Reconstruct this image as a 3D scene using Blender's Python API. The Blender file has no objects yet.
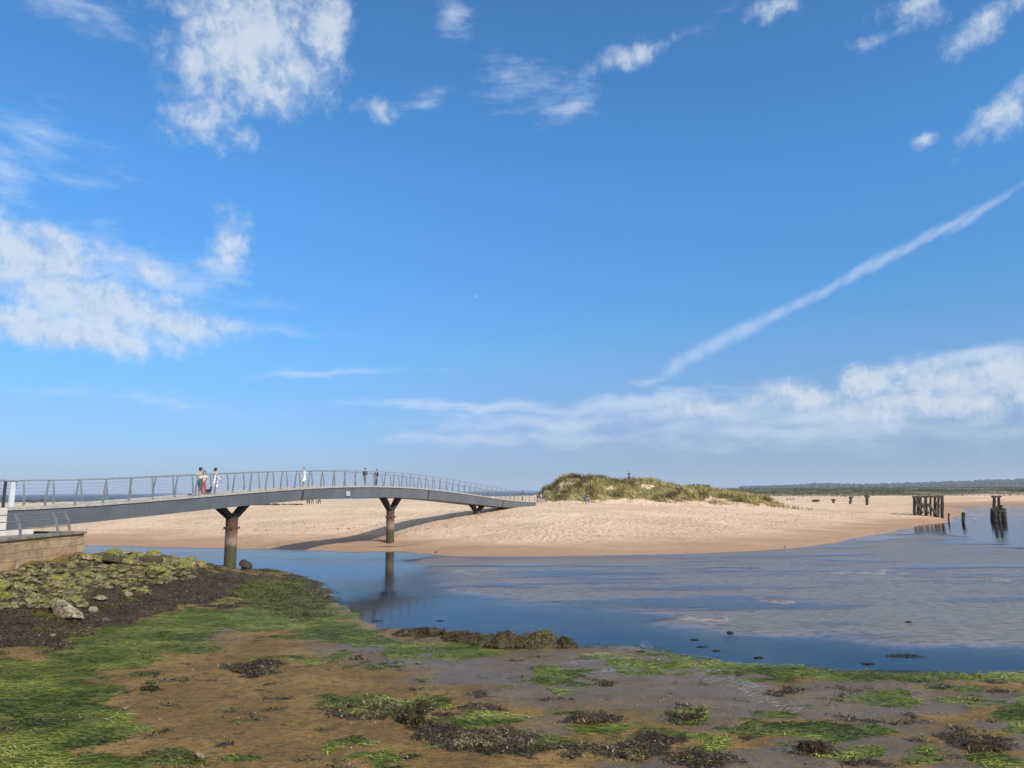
import bpy, bmesh, math, random
import numpy as np
from mathutils import Vector, Matrix

random.seed(7)
RNG = np.random.default_rng(7)
SC = bpy.context.scene
COL = SC.collection
R = math.radians

# ------------------------------------------------------------------ camera
CAM_Z, FPX, CX, CY = 5.2, 745.0, 512.0, 384.0
PITCH, ROLL = math.atan(106.3 / FPX), R(0.40)
_F = np.array([0, math.cos(PITCH), math.sin(PITCH)])
_U0 = np.array([0, -math.sin(PITCH), math.cos(PITCH)])
_R0 = np.array([1.0, 0, 0])
CR = math.cos(ROLL) * _R0 - math.sin(ROLL) * _U0
CU = math.sin(ROLL) * _R0 + math.cos(ROLL) * _U0
CPOS = np.array([0, 0, CAM_Z])
cam = bpy.data.cameras.new('camera')
cam.sensor_width = 36.0
cam.lens = FPX / 1024 * 36.0
cam.clip_start, cam.clip_end = 0.1, 40000
cam_o = bpy.data.objects.new('camera', cam)
COL.objects.link(cam_o)
cam_o.matrix_world = Matrix(((CR[0], CU[0], -_F[0], 0), (CR[1], CU[1], -_F[1], 0), (CR[2], CU[2], -_F[2], CAM_Z), (0, 0, 0, 1)))
SC.camera = cam_o

# ------------------------------------------------------------------ light
SUN_EL, SUN_AZ = 36.0, 137.0            # azimuth clockwise from the view axis (+Y): behind, to the right
SKY_STRENGTH, SUN_STRENGTH = 0.10, 4.2
SC.view_settings.view_transform = 'Standard'
SC.view_settings.look = 'None'
SC.view_settings.exposure = 0.40
SC.view_settings.gamma = 1.0
SC.view_settings.use_curve_mapping = False
SC.cycles.max_bounces = 8
SC.cycles.transparent_max_bounces = 12
SC.cycles.use_denoising = True
sun = bpy.data.lights.new('sun', 'SUN')
sun.energy, sun.angle, sun.color = SUN_STRENGTH, R(0.53), (1.0, 0.95, 0.87)
sun_o = bpy.data.objects.new('sun', sun)
COL.objects.link(sun_o)
_sd = Vector((math.sin(R(SUN_AZ)) * math.cos(R(SUN_EL)), math.cos(R(SUN_AZ)) * math.cos(R(SUN_EL)), math.sin(R(SUN_EL))))
sun_o.rotation_euler = _sd.to_track_quat('Z', 'Y').to_euler()

# ------------------------------------------------------------------ survey helpers: where the photo's sight lines meet the place
def rays(px, py):
    px, py = np.asarray(px, float), np.asarray(py, float)
    u, v = (px - CX) / FPX, (CY - py) / FPX
    return u[..., None] * CR + v[..., None] * CU + _F
def at_z(px, py, z=0.0):
    d = rays(px, py)
    t = (z - CAM_Z) / d[..., 2]
    return CPOS + d * t[..., None]
def at_depth(px, py, dep):
    return CPOS + rays(px, py) * dep
def project(x, y, z):
    q = np.stack([x, y, z - CAM_Z], -1)
    dz = np.maximum(q @ _F, 1e-3)
    return CX + FPX * (q @ CR) / dz, CY - FPX * (q @ CU) / dz, q @ _F
def az_el(px, py):
    d = rays(px, py)
    return math.degrees(math.atan2(d[0], d[1])), math.degrees(math.atan2(d[2], math.hypot(d[0], d[1])))

# ------------------------------------------------------------------ numpy noise
def _hash(ix, iy, seed):
    h = (ix.astype(np.int64) * 374761393 + iy.astype(np.int64) * 668265263 + seed * 1442695041) & 0xFFFFFFFF
    h = ((h ^ (h >> 13)) * 1274126177) & 0xFFFFFFFF
    return ((h ^ (h >> 16)) & 0xFFFF) / 65535.0
def vnoise(x, y, seed=0):
    ix, iy = np.floor(x), np.floor(y)
    fx, fy = x - ix, y - iy
    fx, fy = fx * fx * (3 - 2 * fx), fy * fy * (3 - 2 * fy)
    a, b = _hash(ix, iy, seed), _hash(ix + 1, iy, seed)
    c, d = _hash(ix, iy + 1, seed), _hash(ix + 1, iy + 1, seed)
    return (a + (b - a) * fx) * (1 - fy) + (c + (d - c) * fx) * fy
def fbm(x, y, octv=4, seed=0):
    s, a, t = 0, 0.5, 0
    for k in range(octv):
        s = s + a * vnoise(x, y, seed + k * 17); t += a
        x, y, a = x * 2.03 + 11.3, y * 2.03 + 5.7, a * 0.5
    return s / t - 0.5
def sstep(a, b, x):
    t = np.clip((x - a) / (b - a), 0, 1)
    return t * t * (3 - 2 * t)
def sd_poly(x, y, poly):
    """signed distance, positive inside"""
    poly = np.asarray(poly, float)
    d2 = np.full(x.shape, 1e18); ins = np.zeros(x.shape, bool)
    for i in range(len(poly)):
        ax, ay = poly[i]; bx, by = poly[(i + 1) % len(poly)]
        ex, ey = bx - ax, by - ay
        t = np.clip(((x - ax) * ex + (y - ay) * ey) / (ex * ex + ey * ey + 1e-12), 0, 1)
        d2 = np.minimum(d2, (x - ax - t * ex) ** 2 + (y - ay - t * ey) ** 2)
        if ay != by:
            c = ((ay > y) != (by > y)) & (x < (bx - ax) * (y - ay) / (by - ay) + ax)
            ins ^= c
    d = np.sqrt(d2)
    return np.where(ins, d, -d)
def ground_line(pts):
    return [tuple(at_z(a, b)[:2]) for a, b in pts]

# ------------------------------------------------------------------ the lie of the land
NEAR = ground_line([(1900, 700), (1500, 688), (1024, 671), (950, 671), (900, 672), (850, 668), (800, 665), (750, 663), (700, 655), (640, 648), (575, 642),
                    (545, 636), (480, 633), (420, 630), (375, 628), (350, 610), (338, 592), (300, 577), (262, 571), (240, 571), (222, 565), (203, 562)]) + \
       [(-30, 50), (-42, 44), (-220, 34), (-220, -60), (220, -60)]
FAR = ground_line([(-500, 540), (-200, 543), (85, 545), (200, 547.5), (300, 549.5), (345, 552), (400, 551.5), (450, 556), (520, 556.5), (600, 555.5), (680, 554),
                   (750, 551), (800, 547.5), (832, 543), (856, 538), (880, 534.5), (915, 527), (935, 522.5), (950, 519), (962, 514.5), (968, 511.5), (964, 509), (950, 506.5),
                   (985, 504.8), (1024, 503.6), (1300, 500.5)]) + \
      [(2500, 700), (12000, 2500), (12000, 12000), (2900, 12000), (1500, 6200), (420, 1900), (110, 900), (30, 560), (-20, 430), (-110, 350), (-200, 320), (-420, 330), (-600, 240), (-300, 95)]
FLATS = ground_line([(392, 556), (415, 570), (432, 590), (500, 604), (600, 619), (700, 632), (850, 644), (1024, 653), (1600, 674), (1600, 570), (1024, 546), (960, 535),
                     (930, 530), (882, 536), (830, 545), (750, 550), (680, 552.5), (600, 554), (450, 554.5)])
SHOALS = []
HOL = at_z(362, 539, 0.2)
for _px, _py, _rx, _ry, _a in ((765, 601, 26, 3.5, 0.10), (745, 600, 12, 3, 0.06), (985, 579, 34, 4, 0.09), (620, 586, 40, 3, 0.05), (880, 572, 70, 3, 0.05), (470, 571, 30, 4, 0.06), (930, 600, 60, 3, 0.05), (690, 618, 50, 3, 0.05), (560, 600, 30, 2.5, 0.05)):
    _c = at_z(_px, _py); SHOALS.append((_c[0], _c[1], float(at_z(_px + _rx, _py)[0] - _c[0]), float(at_z(_px, _py - _ry)[1] - _c[1]), _a))
TPX, TPY = (float(q) for q in at_depth(917, 514, 118)[:2])
RIDGE_A, RIDGE_B = np.array([-25.5, 34.0]), np.array([-17.5, 47.5])
DUNE_PX = [(537, 500), (541, 494), (545, 487.5), (551, 485.5), (558, 480.5), (566, 477), (577, 475.6), (590, 476), (605, 478), (625, 480), (640, 479.5), (652, 480), (668, 484), (700, 486.5), (730, 489), (748, 491.5), (766, 493.5), (778, 499)]
_dp = np.array([at_depth(a, b, 137.0) for a, b in DUNE_PX])
def dune_bump(x, y):
    top = np.interp(x, _dp[:, 0], _dp[:, 2] - 3.1, left=0, right=0)
    top = np.maximum(top, 0)
    cy = 139 + 3.5 * fbm(x / 14, x * 0 + 3, 3, 5)
    w = 7.0 + 1.2 * top * 0.6 + 4 * fbm(x / 6, x * 0 + 9, 2, 8)
    b = top * np.exp(-np.abs((y - cy) / w) ** 2.4)
    lumps = fbm(x / 3.2, y / 4.0, 3, 21) * 1.3 + fbm(x / 1.1, y / 1.3, 2, 33) * 0.5
    return b + lumps * np.clip(b, 0, 1.6) * 0.45
def height(x, y):
    x, y = np.asarray(x, float), np.asarray(y, float)
    r = np.hypot(x, y)
    near = r < 90
    fine = fbm(x * 0.55, y * 0.55, 4, 3)
    # channel and sea bed
    z = np.full(x.shape, -0.55) + 0.1 * fine
    sf = sd_poly(x, y, FLATS)
    flat = -0.040 + 0.075 * fbm(x / 10, y / 3.4, 3, 14) + 0.03 * fbm(x / 1.6, y / 0.8, 3, 19)
    k = sstep(-2.0, 2.5, sf + 4.5 * fbm(x / 7, y / 3, 4, 44))
    for cx_, cy_, ex_, ey_, a_ in SHOALS:
        flat = flat + a_ * np.exp(-((x - cx_) / ex_) ** 2 - ((y - cy_) / ey_) ** 2) * (0.30 + 3.2 * fbm(x / 0.7, y / 0.7, 3, 46))
    z = z * (1 - k) + flat * k
    sN, sF = sd_poly(x, y, NEAR), sd_poly(x, y, FAR)
    sea = sstep(0, 160, -sF) * sstep(200, 500, y - 0 * x)
    z = z - 4 * sea
    # far sand bar
    jit = 1.6 * fbm(x / 7, y / 7, 4, 50) * sstep(0, 40, r - 40)
    sFj = sF + jit
    prof = np.interp(sFj, [-4, 0, 1.2, 3, 7, 15, 27, 42, 80, 200], [-0.04, 0.0, 0.16, 0.30, 0.55, 1.25, 2.1, 2.85, 3.05, 3.2])
    far_damp = np.interp(r, [150, 260, 400, 900], [1, 0.62, 0.8, 1.0])
    und = 0.25 * fbm(x / 16, y / 11, 4, 60) + 0.10 * fbm(x / 1.5, y / 1.9, 3, 61)
    zf = prof * far_damp + und * sstep(1.5, 9, sFj) * np.interp(r, [60, 200, 600], [1, 1, 0.4]) + dune_bump(x, y)
    zf = zf - 0.55 * np.exp(-((x + 11.9) ** 2 + (y - 72.3) ** 2) / 7.0)
    zf = np.where(sFj > 0.5, np.maximum(zf - 0.75 * np.exp(-((x - HOL[0]) / 4.0) ** 2 - ((y - HOL[1]) / 5.5) ** 2), np.minimum(zf, 0.05 + 0.04 * fine)), zf)
    zf = zf + 0.6 * np.exp(-((x - TPX) ** 2 + ((y - TPY) / 1.3) ** 2) / 40.0)
    # vegetated dunes far to the right
    fd = sstep(15, 70, sF) * sstep(275, 360, r) * sstep(50, 110, x) * (1 - sstep(1500, 2300, r))
    zf = zf + fd * np.clip(0.7 + 2.6 * fbm(x / 50, y / 60, 4, 71) + np.clip((r - 400) / 500, 0, 1) * 0.8, 0.1, 3)
    m = sstep(-4, 0.5, sFj)
    z = z * (1 - m) + np.where(sFj > -4, zf, z) * m
    # near shore: mud, then the rubble bank under the wall
    sNj = sN + 1.3 * fbm(x / 2.2, y / 2.2, 4, 80)
    zn = np.interp(sNj, [-3, 0, 1.5, 6, 14, 40], [-0.30, 0.0, 0.05, 0.16, 0.34, 0.55])
    zn = zn + np.where(near, 0.05 * fbm(x / 1.3, y / 1.0, 4, 81) + 0.022 * fbm(x / 0.32, y / 0.28, 2, 83), 0) * sstep(-1, 1, sNj)
    e = RIDGE_B - RIDGE_A
    t = np.clip(((x - RIDGE_A[0]) * e[0] + (y - RIDGE_A[1]) * e[1]) / (e @ e), 0, 1)
    dx, dy = x - RIDGE_A[0] - t * e[0], y - RIDGE_A[1] - t * e[1]
    side = (dx * e[1] - dy * e[0]) > 0
    dist = np.hypot(dx, dy)
    H = 2.05 - 1.75 * t ** 2.2
    bank = H * (1 - sstep(0.0, 1.0, dist / np.where(side, 11.5 - 3 * t, 5.0)))
    bank = bank + (0.34 * fbm(x / 1.1, y / 1.1, 3, 90) + 0.34 * fbm(x / 0.42, y / 0.42, 3, 92)) * sstep(0.1, 0.8, bank) * np.where(near, 1, 0)
    zn = zn + np.maximum(bank, 0)
    m2 = sstep(-3, 0.3, sNj)
    z = z * (1 - m2) + np.where(sNj > -3, np.maximum(zn, -0.4), z) * m2
    return z
def ground_at(px, py, tmin=8, tmax=3000):
    """first point of the ground on a sight line of the photo"""
    d = rays(px, py)
    t = np.geomspace(tmin, tmax, 6000)
    p = CPOS + d * t[:, None]
    g = np.maximum(height(p[:, 0], p[:, 1]), 0)
    i = np.argmax(p[:, 2] <= g)
    if p[i, 2] > g[i]: i = len(t) - 1
    q = p[i].copy(); q[2] = g[i]
    return q

# ------------------------------------------------------------------ node helpers
class NT:
    def __init__(self, tree): self.t = tree; tree.nodes.clear()
    def n(self, kind, **kw):
        nd = self.t.nodes.new(kind)
        for k, v in kw.items():
            if k.startswith('i_'): continue
            setattr(nd, k, v)
        return nd
    def put(self, sock, v):
        if v is None: return
        if hasattr(v, 'is_linked') or isinstance(v, bpy.types.NodeSocket): self.t.links.new(v, sock)
        else:
            if sock.type == 'RGBA' and hasattr(v, '__len__') and len(v) == 3: v = (*v, 1)
            sock.default_value = v
    def math(self, op, a, b=None, c=None, clamp=False):
        nd = self.n('ShaderNodeMath', operation=op, use_clamp=clamp)
        for s, v in zip(nd.inputs, (a, b, c)): self.put(s, v)
        return nd.outputs[0]
    def mix(self, f, a, b, blend='MIX'):
        nd = self.n('ShaderNodeMix', data_type='RGBA', blend_type=blend)
        self.put(nd.inputs[0], f); self.put(nd.inputs[6], a); self.put(nd.inputs[7], b)
        return nd.outputs[2]
    def rng(self, v, a, b, c=0.0, d=1.0, smooth=True):
        nd = self.n('ShaderNodeMapRange', interpolation_type='SMOOTHSTEP' if smooth else 'LINEAR')
        self.put(nd.inputs[0], v)
        for i, q in zip((1, 2, 3, 4), (a, b, c, d)): self.put(nd.inputs[i], q)
        return nd.outputs[0]
    def noise(self, vec, scale, detail=4, rough=0.55, dist=0.0, color=False, dim='3D'):
        nd = self.n('ShaderNodeTexNoise', noise_dimensions=dim)
        self.put(nd.inputs['Vector'], vec); self.put(nd.inputs['Scale'], scale); self.put(nd.inputs['Detail'], detail)
        self.put(nd.inputs['Roughness'], rough); self.put(nd.inputs['Distortion'], dist)
        return nd.outputs[1 if color else 0]
    def voro(self, vec, scale, feature='F1', out=0, rand=1.0):
        nd = self.n('ShaderNodeTexVoronoi', feature=feature)
        self.put(nd.inputs['Vector'], vec); self.put(nd.inputs['Scale'], scale); self.put(nd.inputs['Randomness'], rand)
        return nd.outputs[out]
    def mapping(self, vec, loc=(0, 0, 0), rot=(0, 0, 0), sc=(1, 1, 1), kind='POINT'):
        nd = self.n('ShaderNodeMapping', vector_type=kind)
        self.put(nd.inputs[0], vec); nd.inputs[1].default_value = loc; nd.inputs[2].default_value = rot; nd.inputs[3].default_value = sc
        return nd.outputs[0]
    def attr(self, name, out=2):
        return self.n('ShaderNodeAttribute', attribute_name=name).outputs[out]
    def bump(self, h, strength=0.5, dist=0.05, normal=None):
        nd = self.n('ShaderNodeBump')
        self.put(nd.inputs['Strength'], strength); self.put(nd.inputs['Distance'], dist); self.put(nd.inputs['Height'], h); self.put(nd.inputs['Normal'], normal)
        return nd.outputs[0]
def new_mat(name):
    m = bpy.data.materials.new(name); m.use_nodes = True
    return m, NT(m.node_tree)
def finish(nt, color, rough=0.8, normal=None, metal=0.0, spec=0.5, **kw):
    p = nt.n('ShaderNodeBsdfPrincipled'); o = nt.n('ShaderNodeOutputMaterial')
    nt.put(p.inputs['Base Color'], color); nt.put(p.inputs['Roughness'], rough); nt.put(p.inputs['Metallic'], metal)
    nt.put(p.inputs['Specular IOR Level'], spec); nt.put(p.inputs['Normal'], normal)
    for k, v in kw.items(): nt.put(p.inputs[k], v)
    nt.t.links.new(p.outputs[0], o.inputs[0])
    return p
def flat_mat(name, a, b=None, scale=6.0, rough=0.75, bump=0.15, metal=0.0, dist=0.02, spec=0.4):
    """a plain surface with some mottling and relief"""
    m, nt = new_mat(name)
    co = nt.n('ShaderNodeTexCoord').outputs['Object']
    f = nt.noise(co, scale, 5, 0.6)
    b = b or tuple(c * 0.7 for c in a)
    finish(nt, nt.mix(nt.rng(f, 0.35, 0.65), b, a), rough, nt.bump(nt.noise(co, scale * 4, 4), bump, dist), metal, spec)
    return m

# ------------------------------------------------------------------ world: daylight sky with clouds and an old contrail
W = bpy.data.worlds.new('World'); SC.world = W; W.use_nodes = True
w = NT(W.node_tree)
sky = w.n('ShaderNodeTexSky', sky_type='NISHITA', sun_disc=False, sun_elevation=R(SUN_EL), sun_rotation=R(SUN_AZ))
sky.air_density, sky.dust_density, sky.ozone_density, sky.altitude = 1.0, 0.3, 2.5, 0
dirv = w.n('ShaderNodeTexCoord').outputs['Generated']
sep = w.n('ShaderNodeSeparateXYZ'); w.put(sep.inputs[0], dirv)
azd = w.math('MULTIPLY', w.math('ARCTAN2', sep.outputs[0], sep.outputs[1]), 57.29578)
eld = w.math('MULTIPLY', w.math('ARCSINE', sep.outputs[2]), 57.29578)
cmb = w.n('ShaderNodeCombineXYZ'); w.put(cmb.inputs[0], azd); w.put(cmb.inputs[1], eld)
P0 = cmb.outputs[0]
def warp(amp, scale, detail):
    nz = w.noise(P0, scale, detail, 0.55, color=True, dim='2D')
    s = w.n('ShaderNodeVectorMath', operation='SUBTRACT'); w.put(s.inputs[0], nz); s.inputs[1].default_value = (0.5, 0.5, 0.5)
    m = w.n('ShaderNodeVectorMath', operation='MULTIPLY_ADD'); w.put(m.inputs[0], s.outputs[0]); m.inputs[1].default_value = (amp, amp * 0.8, 0); w.put(m.inputs[2], P0)
    return m.outputs[0]
def blobs(vec, items):
    acc = None
    for (px, py, rx, ry, rot, wt) in items:
        a, e = az_el(px, py)
        k = 57.3 / FPX * 0.93
        v = w.mapping(vec, (a, e, 0), (0, 0, R(rot)), (rx * k, ry * k, 1000), 'TEXTURE')
        ln = w.n('ShaderNodeVectorMath', operation='LENGTH'); w.put(ln.inputs[0], v)
        f = w.math('MULTIPLY_ADD', ln.outputs['Value'], -wt, wt)
        acc = f if acc is None else w.math('MAXIMUM', acc, f)
    return acc
CUMULUS = [(250, 40, 110, 66, 30, 1.1), (325, 25, 40, 45, 0, 1), (275, 80, 85, 42, 15, .9), (205, 118, 52, 36, 10, .62), (190, 12, 50, 22, 0, .6), (235, 140, 40, 26, -20, .35),
           (228, 245, 34, 44, -10, .62), (30, 262, 100, 52, -12, 1.15), (0, 245, 70, 44, 0, 1.1), (90, 300, 140, 38, -8, 1.05), (175, 324, 90, 26, -4, .95), (60, 330, 160, 26, 0, 1.05), (150, 268, 80, 20, -8, .55),
           (1010, 372, 60, 36, 0, 1), (950, 385, 95, 34, 0, 1), (872, 378, 42, 24, 0, 1.15), (800, 398, 90, 20, 0, 1.0), (720, 404, 80, 15, 4, .8), (935, 405, 150, 24, 0, .95),
           (852, 360, 18, 6, 0, .5), (990, 18, 50, 18, 25, .62), (920, 5, 50, 20, 0, .6), (890, 32, 40, 9, 10, .4), (775, 8, 36, 14, 5, .7), (1005, 112, 44, 18, 30, .75), (917, 145, 22, 10, 5, .6),
           (628, 58, 52, 16, 14, .6), (378, 110, 36, 14, 0, .52)]
WISPS = [(20, 140, 90, 40, -10, .38), (0, 180, 40, 40, 0, .42), (50, 0, 130, 18, -4, .55), (455, 14, 36, 24, -50, .6), (525, 85, 70, 34, 0, .36), (570, 108, 50, 16, 12, .5), (420, 100, 40, 12, 12, .4),
         (330, 375, 160, 6, 3, .5), (480, 408, 200, 9, 0, .75), (640, 405, 160, 14, 2, .8), (560, 422, 240, 16, 0, .7), (800, 418, 220, 20, 0, .8), (470, 440, 120, 10, 0, .7), (980, 355, 120, 12, 8, .7), (650, 386, 40, 7, 8, .55), (800, 432, 320, 26, 0, .62), (560, 438, 240, 14, 0, .55),
         (80, 395, 160, 8, 0, .3), (180, 405, 140, 12, 0, .25), (160, 270, 120, 34, -10, .5), (270, 330, 70, 10, 0, .4), (700, 25, 60, 9, 20, .2)]
pw1 = warp(2.6, 0.24, 5)
pw2 = warp(2.6, 0.16, 4)
fc = blobs(pw1, CUMULUS)
fw = blobs(pw2, WISPS)
nA = w.noise(P0, 0.40, 9, 0.66, dim='2D')
def billow(off):
    v = w.n('ShaderNodeTexVoronoi', feature='SMOOTH_F1', normalize=True, voronoi_dimensions='2D')
    q = w.n('ShaderNodeVectorMath', operation='ADD'); w.put(q.inputs[0], pw4); q.inputs[1].default_value = off
    w.put(v.inputs['Vector'], q.outputs[0]); v.inputs['Scale'].default_value = 0.42; v.inputs['Detail'].default_value = 3.0; v.inputs['Roughness'].default_value = 0.62; v.inputs['Lacunarity'].default_value = 2.2; v.inputs['Smoothness'].default_value = 0.35
    return w.math('SUBTRACT', 1.0, v.outputs['Distance'])
pw4 = warp(1.6, 0.7, 5)
bil, bil2 = billow((0, 0, 0)), billow((0.45, 0.62, 0))
nB = w.noise(w.mapping(P0, sc=(0.5, 1.6, 1), rot=(0, 0, R(-8))), 0.5, 6, 0.62)
tex = w.math('ADD', w.math('MULTIPLY_ADD', nA, 0.75, -0.375), w.math('MULTIPLY_ADD', bil, 0.85, -0.61))
dc = w.rng(w.math('ADD', fc, tex), -0.02, 0.80)
dw = w.math('MULTIPLY', w.rng(w.math('ADD', fw, w.math('MULTIPLY_ADD', nB, 1.5, -0.75)), 0.0, 0.85), 0.52)
# the contrail: a widening ribbon between bearings
trail = [(667, 372), (705, 349), (760, 322), (815, 296), (870, 266), (930, 236), (1000, 202)]
tw = [11, 9, 7, 6.5, 6, 5, 4]
pw3 = warp(0.55, 0.5, 5)
items = []
for (a, b), (c, d), q in zip(trail[:-1], trail[1:], tw):
    for f in (0.25, 0.75):
        items.append((a + (c - a) * f, b + (d - b) * f, math.hypot(c - a, d - b) * 0.62, q * 1.15, math.degrees(math.atan2(b - d, c - a)), 1))
ft = blobs(pw3, items)
dt = w.math('MULTIPLY', w.rng(w.math('ADD', ft, w.math('MULTIPLY_ADD', nA, 1.0, -0.51)), 0.0, 1.0), 0.36)
moon = w.math('MULTIPLY', w.rng(blobs(P0, [(476, 296.5, 3.2, 2.8, 0, 1)]), 0.1, 0.6), 0.18)
soft = w.math('MAXIMUM', w.math('MAXIMUM', dw, dt), moon)
# haze of thin stratus under the cloud bank, towards the right horizon
gl = w.math('MULTIPLY', w.rng(eld, 14.0, 3.0), w.rng(azd, -22, 14))
# tint of the clear air with height
ramp = w.n('ShaderNodeValToRGB'); cr = ramp.color_ramp
w.put(ramp.inputs[0], w.math('DIVIDE', eld, 60.0, clamp=True))
cr.elements[0].position = 0.0; cr.elements[0].color = (0.34, 0.47, 0.80, 1)
cr.elements[1].position = 1.0; cr.elements[1].color = (0.46, 0.95, 1.28, 1)
e_ = cr.elements.new(0.09); e_.color = (0.39, 0.62, 0.97, 1)
e_ = cr.elements.new(0.17); e_.color = (0.42, 0.79, 1.10, 1)
e_ = cr.elements.new(0.38); e_.color = (0.46, 1.05, 1.44, 1)
base = w.mix(1.0, sky.outputs[0], ramp.outputs[0], 'MULTIPLY')
base = w.mix(w.math('MULTIPLY', gl, 0.55), base, (2.05, 2.95, 4.6))
base = w.mix(soft, base, (6.0, 6.6, 7.6))
relief = w.math('SUBTRACT', bil, bil2)
lit = w.rng(w.math('ADD', w.math('MULTIPLY', relief, 1.5), w.math('MULTIPLY_ADD', fc, 0.25, w.math('MULTIPLY_ADD', nA, 0.9, -0.42))), -0.30, 0.42)
ccol = w.mix(lit, (3.3, 4.35, 5.9), (5.6, 6.1, 6.6))
base = w.mix(w.math('MULTIPLY', dc, 0.80), base, ccol)
# unseen cumulus added above and behind, to brighten and neutralise the ambient light
rest = w.math('MAXIMUM', w.rng(w.math('ABSOLUTE', azd), 52, 80), w.rng(eld, 46, 62))
rest = w.math('MULTIPLY', rest, w.rng(eld, 1, 8))
rc = w.math('MULTIPLY', rest, w.rng(w.noise(dirv, 3.2, 6, 0.62), 0.46, 0.60))
base = w.mix(w.math('MULTIPLY', rc, 0.9), base, (8.6, 8.3, 8.0))
bg = w.n('ShaderNodeBackground'); w.put(bg.inputs[0], base); bg.inputs[1].default_value = SKY_STRENGTH
wo = w.n('ShaderNodeOutputWorld'); w.t.links.new(bg.outputs[0], wo.inputs[0])

# ------------------------------------------------------------------ object helpers
def thing(name, label, cat, loc=(0, 0, 0), rz=0.0, group=None):
    o = bpy.data.objects.new(name, None); COL.objects.link(o)
    o.empty_display_size = 0.2
    o.location = loc; o.rotation_euler = (0, 0, rz)
    tag(o, label, cat, group); return o
def tag(o, label=None, cat=None, group=None, kind=None):
    if label: o['label'] = label
    if cat: o['category'] = cat
    if group: o['group'] = group
    if kind: o['kind'] = kind
    return o
def link(name, me, mats=None, parent=None, smooth=True):
    o = bpy.data.objects.new(name, me); COL.objects.link(o)
    if mats is not None:
        me.materials.clear()
        for m in (mats if isinstance(mats, (list, tuple)) else [mats]): me.materials.append(m)
    if parent: o.parent = parent
    if smooth: me.polygons.foreach_set('use_smooth', np.ones(len(me.polygons), bool))
    return o
def mesh_np(name, v, f):
    """v (n,3); f (m,k) faces of equal size"""
    me = bpy.data.meshes.new(name)
    v = np.ascontiguousarray(v, np.float32); f = np.ascontiguousarray(f, np.int32)
    k = f.shape[1]
    me.vertices.add(len(v)); me.vertices.foreach_set('co', v.ravel())
    me.loops.add(f.size); me.loops.foreach_set('vertex_index', f.ravel())
    me.polygons.add(len(f)); me.polygons.foreach_set('loop_start', np.arange(0, f.size, k, dtype=np.int32))
    me.update(calc_edges=True); me.validate()
    return me
def set_attr(me, name, vals):
    a = me.attributes.new(name, 'FLOAT', 'POINT')
    a.data.foreach_set('value', np.ascontiguousarray(vals, np.float32))
def bm_mesh(bm, name='mesh'):
    me = bpy.data.meshes.new(name); bmesh.ops.recalc_face_normals(bm, faces=bm.faces[:]); bm.to_mesh(me); bm.free(); return me
def add_box(bm, c, size, mat=None, bevel=0.0):
    """box of size centred on c, mat = 3x3 of its axes in columns"""
    r = bmesh.ops.create_cube(bm, size=1.0)
    vs = r['verts']
    if bevel > 0:
        for v in vs: v.co = Vector((v.co.x * size[0], v.co.y * size[1], v.co.z * size[2]))
        es = list({e for v in vs for e in v.link_edges})
        rb = bmesh.ops.bevel(bm, geom=es, offset=bevel, segments=1, affect='EDGES')
        vs = list({v for f in rb['faces'] for v in f.verts} | {v for v in vs if v.is_valid})
        for v in vs: v.co = (mat @ v.co if mat else v.co) + Vector(c)
    else:
        for v in vs:
            q = Vector((v.co.x * size[0], v.co.y * size[1], v.co.z * size[2])); v.co = (mat @ q if mat else q) + Vector(c)
    return vs
def frame(t):
    t = Vector(t).normalized(); up = Vector((0, 0, 1)) if abs(t.z) < 0.95 else Vector((0, 1, 0))
    s = t.cross(up).normalized(); u = s.cross(t)
    return s, u, t
def add_tube(bm, pts, rad, seg=8, cap=True, jit=0.0, squash=1.0):
    """swept round bar through points; rad a number or one per point"""
    pts = [Vector(p) for p in pts]; rings = []
    for i, p in enumerate(pts):
        t = pts[min(i + 1, len(pts) - 1)] - pts[max(i - 1, 0)]
        s, u, _ = frame(t); r = rad[i] if hasattr(rad, '__len__') else rad
        rings.append([bm.verts.new(p + (s * math.cos(a) + u * math.sin(a) * squash) * r * (1 + jit * random.uniform(-1, 1))) for a in [2 * math.pi * k / seg for k in range(seg)]])
    for a, b in zip(rings[:-1], rings[1:]):
        for k in range(seg): bm.faces.new((a[k], a[(k + 1) % seg], b[(k + 1) % seg], b[k]))
    if cap: bm.faces.new(rings[0][::-1]); bm.faces.new(rings[-1])
def add_beam(bm, a, b, w_, h_, up=(0, 0, 1), bevel=0.0):
    a, b = Vector(a), Vector(b); t = (b - a).normalized(); up = Vector(up)
    s = t.cross(up).normalized(); u = s.cross(t)
    m = Matrix((s, t, u)).transposed()
    return add_box(bm, (a + b) / 2, (w_, (b - a).length, h_), m, bevel)
def copy_tree(o, parent=None):
    c = o.copy(); COL.objects.link(c); c.parent = parent
    for ch in list(o.children): copy_tree(ch, c)
    return c

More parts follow.
